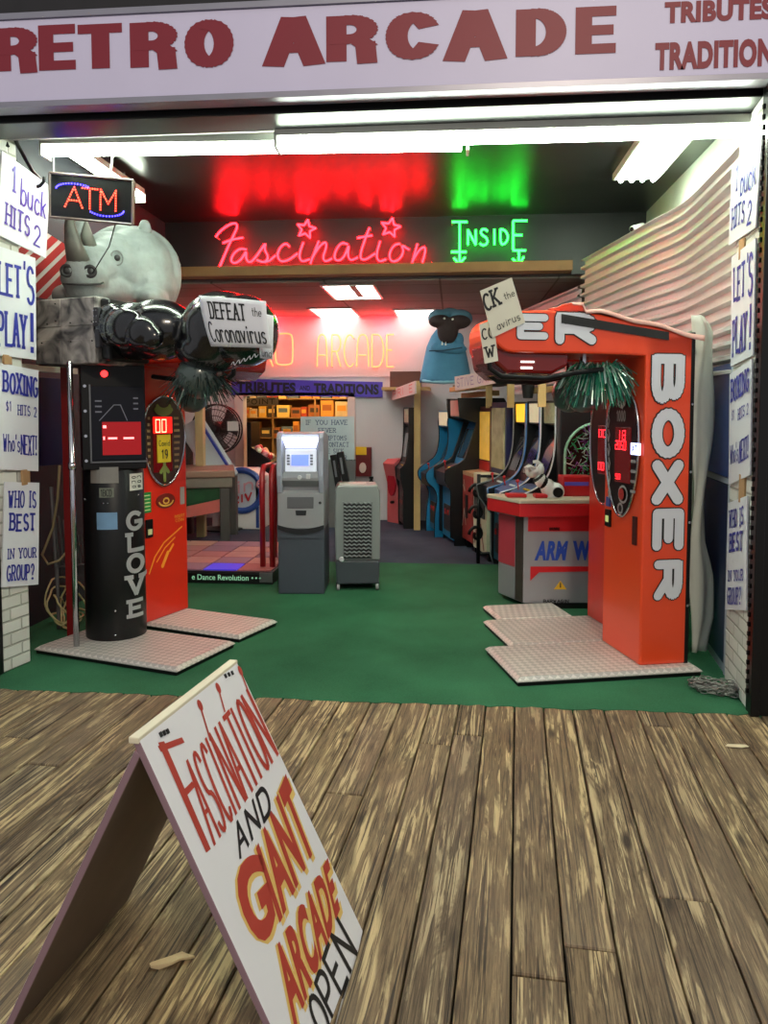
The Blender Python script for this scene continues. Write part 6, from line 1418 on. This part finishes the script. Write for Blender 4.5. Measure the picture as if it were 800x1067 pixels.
# cream game next to it
tC = thing('redemption_game', RW(.75, .0), 'cream white redemption game with dark vents beside the curly iron stand', 'redemption game', RROT)
m = MB(); m.box((-.26, .0, .08), (.26, .66, .90)); m.build('cabinet', M('cream_laminate', (206, 204, 176), .5, var=.1), tC, bevel=.008)
m = MB(); m.box((-.26, .20, .90), (.26, .66, 1.66)); m.build('backbox', M('dark_blue_box', (28, 30, 70), .4), tC, bevel=.006)
m = MB(); m.box((-.225, .185, .96), (.225, .205, 1.60)); m.build('backglass', M('pale_backglass', (180, 170, 130), .2, var=.5, scale=8), tC)
for sx in (-.12, .12): m = MB(); m.box((sx-.085, -.01, .44), (sx+.085, .0, .78)); m.build('vent', M('vent_dark', (50, 54, 52), .5), tC)
for st in ([(-.2, .14), (-.05, .4), (.02, .14)], [(.06, .36), (.18, .12)]): m = MB(); ribbons([st], .035, lambda u, v: (u, -.004, v), m); m.build('motif', M('olive_red_motif', (130, 70, 56), .5), tC)
for sx in (-.19, .19):
    m = MB(); m.box((sx-.03, .04, 0), (sx+.03, .6, .09)); m.build('foot', BLACKP, tC)
# curly iron stand
ti = thing('iron_stand', RW(.47, -.16), 'black wrought iron stand with curled edge beside the cream game', 'stand', RROT)
m = MB()
for kz_ in (.30, .52, .74):
    pts = [(.0, .05-.08*cos(a*.42)*(1-a/22), kz_+.09*sin(a*.42)*(1-a/22)) for a in range(18)]; m.tube(pts, .018, 6)
m.tube([(0, .07, 0), (0, .07, .92)], .02, 8); m.tube([(0, .36, 0), (0, .36, .92)], .02, 8); m.tube([(0, .07, .9), (0, .36, .9)], .016, 6); m.tube([(0, .07, .1), (0, .36, .1)], .016, 6)
m.build('frame', BLACKP, ti, smooth=True)
# ================================================================== ARM WRESTLING MACHINE
A0, A1 = G(545, 634), G(612, 636)
rz = atan2((A1-A0).y, (A1-A0).x); rz = radians(6)
tA = thing('arm_wrestling_machine', A0, 'red and grey arm wrestling game with a white robot arm behind the boxing machines', 'arm wrestling game', rz)
Rm = Matrix.Rotation(-rz, 4, 'Z'); inv = lambda p: Rm @ (p-A0)
Z = lambda py, d=6.07: EYE+(430-py)/800*d
wA = .62
GREYB = M('silver_grey_panel', (150, 150, 156), .4, metal=.25, var=.08); REDA = M('signal_red', (196, 26, 34), .35)
m = MB(); m.prism([(0, 0), (wA, 0), (wA, .40), (-.12, .40), (-.14, .36)], lambda p, q: (p[0], p[1], q), 0.04, Z(537)); m.build('body', GREYB, tA, bevel=.006)
fA_ = lambda o: (lambda p, q: (p[0], q-o, p[1]))
xx = lambda px: (px-545)/800*6.07
m = MB(); m.prism([(xx(549), Z(553)), (wA, Z(553)), (wA, Z(538)), (xx(549), Z(538))], fA_(0), -.006, .002); m.build('red_panel', REDA, tA)
m = MB(); m.prism([(xx(552), Z(605)), (xx(561), Z(596)), (wA, Z(595)), (wA, Z(590)), (xx(552), Z(590))], fA_(0), -.006, .002); m.build('red_stripe', REDA, tA)
m = MB(); typeset(m, 'ARM', lambda u, v: (u, -.005, v), xx(556), xx(591), Z(583.5), Z(563), .05, 1.1, .25); m.build('lettering', M('strong_blue', (28, 70, 170), .4), tA); m = MB(); typeset(m, 'WR', lambda u, v: (u, -.005, v), xx(596), xx(624), Z(583.5), Z(563), .06, 1.0, .0); m.build('lettering', M('strong_blue', (28, 70, 170), .4), tA)
m = MB(); m.prism([(xx(577), Z(614)), (xx(590), Z(614)), (xx(583.5), Z(605))], fA_(0), -.006, .002); wt = m.build('warning_triangle', M('warning_yellow', (230, 180, 40), .4), tA)
m = MB(); m.prism([(xx(582.8), Z(612)), (xx(584.2), Z(612)), (xx(584), Z(607)), (xx(583), Z(607))], fA_(0), -.009, -.006); m.build('warning_mark', BLACKINK, wt)
m = MB(); m.box((xx(571), -.006, Z(552)), (xx(582), .002, Z(549))); m.build('handle_slot', BLACKP, tA)
m = MB(); write(m, 'BARWAGIN', lambda u, v: (u, -.005, v), xx(566), xx(592), Z(628), Z(625), .28); m.build('maker_lettering', BLACKINK, tA)
m = MB(); m.box((xx(566), -.01, .0), (wA, .02, .045)); m.build('toe_plate', BLACKP, tA)
# left chamfered flank: red over grey with a dark corner strip
c0_, c1_ = Vector((0, 0, 0)), Vector((-.14, .36, 0))
def flank(a, b, z0_, z1_, o=.006): 
    p, q = c0_.lerp(c1_, a), c0_.lerp(c1_, b); n_ = Vector((-.36, -.14, 0)).normalized()*o
    return MB().quad(q+n_+Vector((0,0,z0_)), p+n_+Vector((0,0,z0_)), p+n_+Vector((0,0,z1_)), q+n_+Vector((0,0,z1_)), .008)
flank(.02, .30, .05, Z(537)).build('corner_strip', M('scuffed_dark', (58, 48, 46), .5, var=.4, scale=12), tA)
flank(.34, .98, Z(590, 6.2), Z(540)).build('flank_panel', M('rose_panel', (170, 56, 70), .4), tA)
flank(.34, .98, .05, Z(592, 6.2)).build('flank_plate', GREYB, tA)
m = MB(); m.prism([(-.05, -.07), (wA+.02, -.07), (wA+.02, .42), (-.22, .42), (-.24, .36)], lambda p, q: (p[0], p[1], q), Z(537), Z(523)); m.build('counter', REDA, tA, bevel=.01)
m = MB(); m.prism([(-.055, -.075), (wA+.02, -.075), (wA+.02, .42), (-.225, .42), (-.245, .36)], lambda p, q: (p[0], p[1], q), Z(523), Z(519.5)); m.build('counter_top', M('worn_cream', (200, 190, 170), .4), tA, bevel=.004)
zt2 = Z(519.5)
for (x0_, x1_, y0_) in ((-.12, .04, .10), (.10, .20, .06)):
    m = MB(); m.box((x0_, y0_, zt2), (x1_, y0_+.12, zt2+.03)); m.build('elbow_pad', REDA, tA, bevel=.01)
# robot arm: forearm, elbow and gripping hand
WHP = M('white_plastic_gloss', (222, 222, 222), .3, coat=.3)
q = lambda px, py: Vector((xx(px), .16, Z(py, 6.2)))
m = organic([((q(582,512).x, .16, q(582,512).z), (.075, .07, .075)), ((q(574,508).x, .16, q(574,508).z), (.06, .06, .075)), ((q(566,500).x, .16, q(566,500).z), (.05, .055, .06)), ((q(578,519).x, .16, q(578,519).z), (.06, .06, .03))], .009, 6); m.build('forearm', WHP, tA, smooth=True)
m = MB(); e_ = q(582, 512); m.lathe([(.04, .075), (.04, .095)], (e_.x+.005, 0, e_.z), 20, 'y'); o = m.build('elbow_cap', BLACKP, tA); o.location = (0, 0, 0)
for p in o.data.vertices: p.co.y = .16-.07-(p.co.y-.085)*1.0
m = MB(); m.tube([q(572,506)+Vector((0,-.0,0)), q(563,496)], .05, 14); m.build('wrist_cuff', BLACKP, tA, smooth=True)
m = organic([((q(557,492).x, .16, q(557,492).z), (.055, .05, .045)), ((q(566,489).x, .16, q(566,489).z), (.03, .05, .05))] , .008, 4); m.build('hand', WHP, tA, smooth=True)
for j in range(4):
    m = MB(); y_ = .115+.026*j; m.tube([q(553,491)+Vector((0, y_-.16, 0)), q(551,487)+Vector((0, y_-.16, 0)), q(554,485)+Vector((0, y_-.16, 0)), q(559,487)+Vector((0, y_-.16, 0))], [.013, .013, .012, .010], 8); m.build('finger', WHP, tA, smooth=True)
m = MB(); m.tube([q(566,490), q(567,484), q(562,480.5), q(558,481)], [.018, .017, .015, .012], 8); m.build('thumb', WHP, tA, smooth=True)
m = MB(); m.box((xx(592), .2, zt2), (wA-.02, .40, Z(498))); bx = m.build('score_box', REDA, tA, bevel=.008)
m = MB(); m.box((xx(593), .195, Z(508)), (wA-.06, .201, Z(504))); m.build('stripe', M('violet_print', (90, 80, 190), .4), bx)
# a chrome legged bubble column of tinsel beyond it
tgl = thing('tinsel_globe', Vector((1.06, 6.32, 0)), 'dark arched game front filled with green and purple tinsel behind the robot arm', 'game')
m = MB(); m.box((-.17, .25, 0), (.36, .47, 1.66)); m.build('cabinet', BLKC, tgl, bevel=.01)
zc0, zc1 = Z(513, 6.9), Z(440, 6.9)
arch = [(-.13, zc0)] + [(.14-.27*cos(a*pi/16*1.0), zc1-.27+.27*sin(a*pi/16)) for a in range(9)] + [(.30, zc1), (.30, zc0)]
m = MB(); m.prism(arch, lambda p, q_: (p[0], q_, p[1]), .235, .252); m.build('window', M('dark_glass', (20, 26, 24), .15), tgl)
m = MB(); m.tube([(x, .235, z) for x, z in arch[:10]], .012, 6); m.build('window_edge', M('mint_edge', (160, 210, 180), .4), tgl)
rr = random.Random(31)
for nm, c_, cnt in (('green_strand', (70, 170, 110), 80), ('purple_strand', (150, 70, 150), 70), ('silver_strand', (200, 210, 206), 70)):
    m = MB()
    for j in range(cnt):
        x, z = rr.uniform(-.10, .27), rr.uniform(zc0+.02, zc1-.05); a = rr.uniform(0, pi); L = rr.uniform(.04, .10); dx, dz = cos(a)*L, sin(a)*L
        if (x < .14 and (x-.14)**2+(max(0, z-(zc1-.27)))**2 > .24**2): continue
        m.tube([(x-dx/2, .228, z-dz/2), (x, .215, z), (x+dx/2, .228, z+dz/2)], .004, 4)
    m.build(nm, M(nm+'_foil', c_, .25, metal=.6), tgl)
# ================================================================== LOFT OVER THE ROW, SIGN BOARDS, PUPPET
PINE = M('pine_timber', (198, 164, 108), .6, var=.14, scale=7, bump=.1)
def timber(a, b, w, t, label):
    m = MB(); m.slab(a, b, w, t, up=(0,0,1) if abs((Vector(b)-Vector(a)).normalized().z) < .8 else (0,1,0)); tag(m.build('timber_post' if abs((Vector(b)-Vector(a)).normalized().z) > .8 else 'timber_beam', PINE, bevel=.004), label, 'timber')
g = G(434.5, 552); timber((g.x, g.y, 0), (g.x, g.y, V(434, 397, g.y).z), .085, .085, 'pale full height timber post standing before the blue cabinets')
timber(RW(2.6, .30, 1.77), RW(1.2, .30, 1.77), .09, .06, 'lower pine beam of the loft under the puppet')
timber(RW(2.6, .15, 1.845), RW(1.2, .15, 1.845), .10, .06, 'upper pine beam of the loft that the puppet sits on')
timber(RW(.9, .55, 1.78), RW(-1.2, .55, 1.78), .06, .06, 'long pine rail behind the lettered boards over the row')
for s, lab in ((1.12, 'short pine stud just right of the puppet'), (.35, 'short pine stud under the middle of the long lettered board'), (-.55, 'short pine stud under the near end of the long lettered board')):
    timber(RW(s, .20, 1.60), RW(s, .20, 2.06 if s > .9 else 1.86), .07, .07, lab)
timber(RW(1.0, .15, 1.86), RW(.45, .15, 2.08), .04, .04, 'thin slanting pine brace right of the puppet')
m = MB(); m.prism([(0, 0), (1.75, 0), (1.75, .6), (0, .6)], lambda p, q_: RW(2.5-p[0], .12+p[1], q_), 1.88, 1.90); tag(m.build('loft_shelf', M('loft_board', (120, 92, 64), .7)), 'brown loft shelf board under the puppet', 'shelf')
BRDM = M('pinkish_white_board', (222, 206, 204), .6, var=.06)
def board(c4, Ys, text, label, ink):
    q_ = [V(x, y, Y) for (x, y), Y in zip(c4, Ys)]; c = sum(q_, Vector())/4; b = Vector((c.x, c.y, min(p.z for p in q_))); t = thing('lettered_board', b, label, 'sign'); P = [p-b for p in q_]
    MB().quad(P[3], P[2], P[1], P[0], .02).build('board', BRDM, t); f = bil(*P, off=.003); m = MB()
    for s_, u0, u1 in text: write(m, s_, f, u0, u1, .22, .80, .12)
    m.build('lettering', ink, t)
board([(473.5,392.5),(531,382.5),(531,396.5),(474,407)], (8.35, 6.9, 6.9, 8.35), [('STIVE', .05, .40), ('GAMES', .47, .93)], 'long pinkish white lettered board over the row right of the puppet', M('lilac_ink', (160, 130, 170), .5))
board([(408,406),(432,397),(432.5,410),(408.5,417)], (10.55, 9.75, 9.75, 10.55), [('PRIZE', .08, .92)], 'short pink lettered board at the far end of the loft', M('rose_ink', (220, 120, 120), .5))
m = MB(); pc = V(422, 395, 10.7); m.box((pc.x-.20, 10.55, pc.z-.12), (pc.x+.22, 10.9, pc.z+.10)); tag(m.build('carton', M('brown_carton', (110, 70, 62), .7), bevel=.006), 'dull brown carton on the loft by the back wall', 'carton')
MB_ = MB(); MB_.box((pc.x-.3, 10.4, pc.z-.16), (pc.x+.35, 10.98, pc.z-.12)); tag(MB_.build('loft_shelf', PINE), 'pine shelf end under the brown carton by the back wall', 'shelf')
# puppet
YP = 8.95
pb = V(463, 400.5, YP); tP = thing('puppet', (pb.x, YP, 1.90), 'blue cloth hippo like puppet with a dark open face sitting on the loft', 'puppet', radians(-4))
S_ = YP/800*1.005; zz0 = EYE+(430-400)*S_-1.90
X_ = lambda px: (px-463)*S_; ZZ = lambda py: EYE+(430-py)*S_-1.90
BLUF = M('blue_felt', (72, 124, 158), .9, var=.15, scale=9, bump=.2); BLUL = M('grey_blue_felt', (84, 124, 146), .9, var=.15, scale=9, bump=.2)
m = MB(); prof = [(.30, max(.0, ZZ(402))), (.30, ZZ(396)), (.275, ZZ(385)), (.245, ZZ(372)), (.22, ZZ(362)), (.17, ZZ(352)), (.10, ZZ(344))]
m.lathe(prof, (X_(464), .0, 0), 28, 'z', 1.0, .8); m.build('body', BLUF, tP, smooth=True)
m = MB(); m.tube([(X_(440)+.02, -.15, ZZ(398)), (X_(464), -.25, ZZ(400)), (X_(490)-.02, -.15, ZZ(398))], .02, 8); m.build('hem', M('pale_blue_hem', (130, 170, 190), .9), tP, smooth=True)
m = organic([((X_(457), .02, ZZ(333)), (.13, .17, .10)), ((X_(479), .02, ZZ(334)), (.14, .17, .105)), ((X_(468), .04, ZZ(329)), (.12, .14, .07)), ((X_(468), .06, ZZ(345)), (.10, .12, .14))], .014, 6); m.build('head', BLUL, tP, smooth=True)
m = organic([((X_(459), -.14, ZZ(338)), (.13, .085, .075)), ((X_(478), -.14, ZZ(339)), (.14, .085, .08)), ((X_(467), -.145, ZZ(348)), (.12, .075, .15)), ((X_(467), -.11, ZZ(356)), (.085, .06, .05))], .012, 5); m.build('face', M('dark_maroon_felt', (46, 28, 30), .8, var=.3, scale=12), tP, smooth=True)
m = organic([((X_(469), -.13, ZZ(366)), (.20, .10, .07)), ((X_(478), -.10, ZZ(357)), (.06, .06, .09)), ((X_(455), -.12, ZZ(364)), (.06, .07, .06))], .012, 6); m.build('lower_jaw', BLUF, tP, smooth=True)
m = MB(); m.tube([(X_(449), -.215, ZZ(368)), (X_(464), -.245, ZZ(368)), (X_(482), -.20, ZZ(365))], .008, 6); m.build('jaw_seam', M('dark_seam', (40, 62, 84), .8), tP)
EYEW = M('white_bead', (226, 222, 214), .3)
for (px, py, r) in [(464, 336, .014), (472.5, 337, .014)]:
    m = MB(); m.ball((X_(px), -.205, ZZ(py)), r, 10, 8); m.build('eye', EYEW, tP, smooth=True)
for (px, py) in [(462, 361), (465.5, 361.5)]:
    m = MB(); m.lathe([(.002, ZZ(py-2.5)), (.012, ZZ(py+1.2))], (X_(px), -.205, 0), 8); m.build('fang', EYEW, tP)
for (px, py) in [(460.5, 340), (476, 340)]:
    m = MB(); m.ball((X_(px), -.19, ZZ(py)), .011, 8, 6); m.build('cheek_spot', M('pink_bead', (200, 130, 130), .4), tP, smooth=True)
# potted plastic plant between puppet and papers
pp = RW(.55, .45, 1.80); tpl = thing('artificial_plant', pp, 'dark green artificial plant on the loft beside the tilted paper', 'plant')
rr = random.Random(17)
for j in range(14):
    a = rr.uniform(0, 2*pi); e = rr.uniform(.3, 1.3); L = rr.uniform(.18, .34); d = Vector((cos(a)*cos(e), sin(a)*cos(e), sin(e))); sd = d.cross(Vector((0,0,1))).normalized()*.045
    m = MB(); p0 = Vector((0,0,.03)); m.add([p0, p0+d*L*.5+sd, p0+d*L+Vector((0,0,-.04)), p0+d*L*.5-sd], [(0,1,2,3)]); m.build('leaf', M('dark_leaf', (44, 70, 48), .5, var=.3), tpl, solid=.003)
m = MB(); m.lathe([(.05, -.10), (.07, .05), (.06, .05)], (0,0,0), 14); m.build('pot', M('black_pot', (30, 30, 30), .5), tpl)
# ================================================================== LIGHT
w = bpy.data.worlds.new('dusk_sky'); SC.world = w; w.use_nodes = True
nt = w.node_tree; bg = nt.nodes['Background']
tc = nt.nodes.new('ShaderNodeTexCoord'); sp = nt.nodes.new('ShaderNodeSeparateXYZ'); rp = nt.nodes.new('ShaderNodeValToRGB')
nt.links.new(tc.outputs['Generated'], sp.inputs[0]); nt.links.new(sp.outputs['Z'], rp.inputs['Fac'])
e = rp.color_ramp.elements; e[0].position = 0.0; e[0].color = (.80, .80, .82, 1); e[1].position = 1.0; e[1].color = (.86, .92, 1.0, 1)
nt.links.new(rp.outputs['Color'], bg.inputs['Color']); bg.inputs['Strength'].default_value = .44
def lamp(kind, name, loc, e_, rgb, size=.3, rot=None, sy=None):
    l = bpy.data.lights.new(name, kind); l.energy = e_; l.color = lin(rgb)[:3]
    if kind == 'AREA':
        l.size = size
        if sy: l.shape = 'RECTANGLE'; l.size_y = sy
    else: l.shadow_soft_size = size
    o = bpy.data.objects.new(name, l); COL.objects.link(o); o.location = loc
    if rot: o.rotation_euler = rot
    return o
# street lamp of the pier, high behind the camera
lamp('POINT', 'street_lamp', (1.5, -3.5, 6.5), 900, (255, 240, 214), .4)
# red lamps added near the back wall neon to wash the upper wall
for x in (-3.4, -2.6, -1.8, -1.0): lamp('POINT', 'neon_glow_fill', (x, 10.82, 2.7), 13, (255, 40, 52), .06)
lamp('POINT', 'shop_lamp', (-2.4, 12.3, 2.4), 60, (255, 210, 140), .15)
SC.view_settings.view_transform = 'Standard'; SC.view_settings.look = 'None'; SC.view_settings.exposure = 0.3; SC.view_settings.gamma = 1.0
SC.view_settings.use_curve_mapping = False
SC.cycles.use_denoising = True
SC.cycles.max_bounces = 6; SC.cycles.sample_clamp_indirect = 6.0
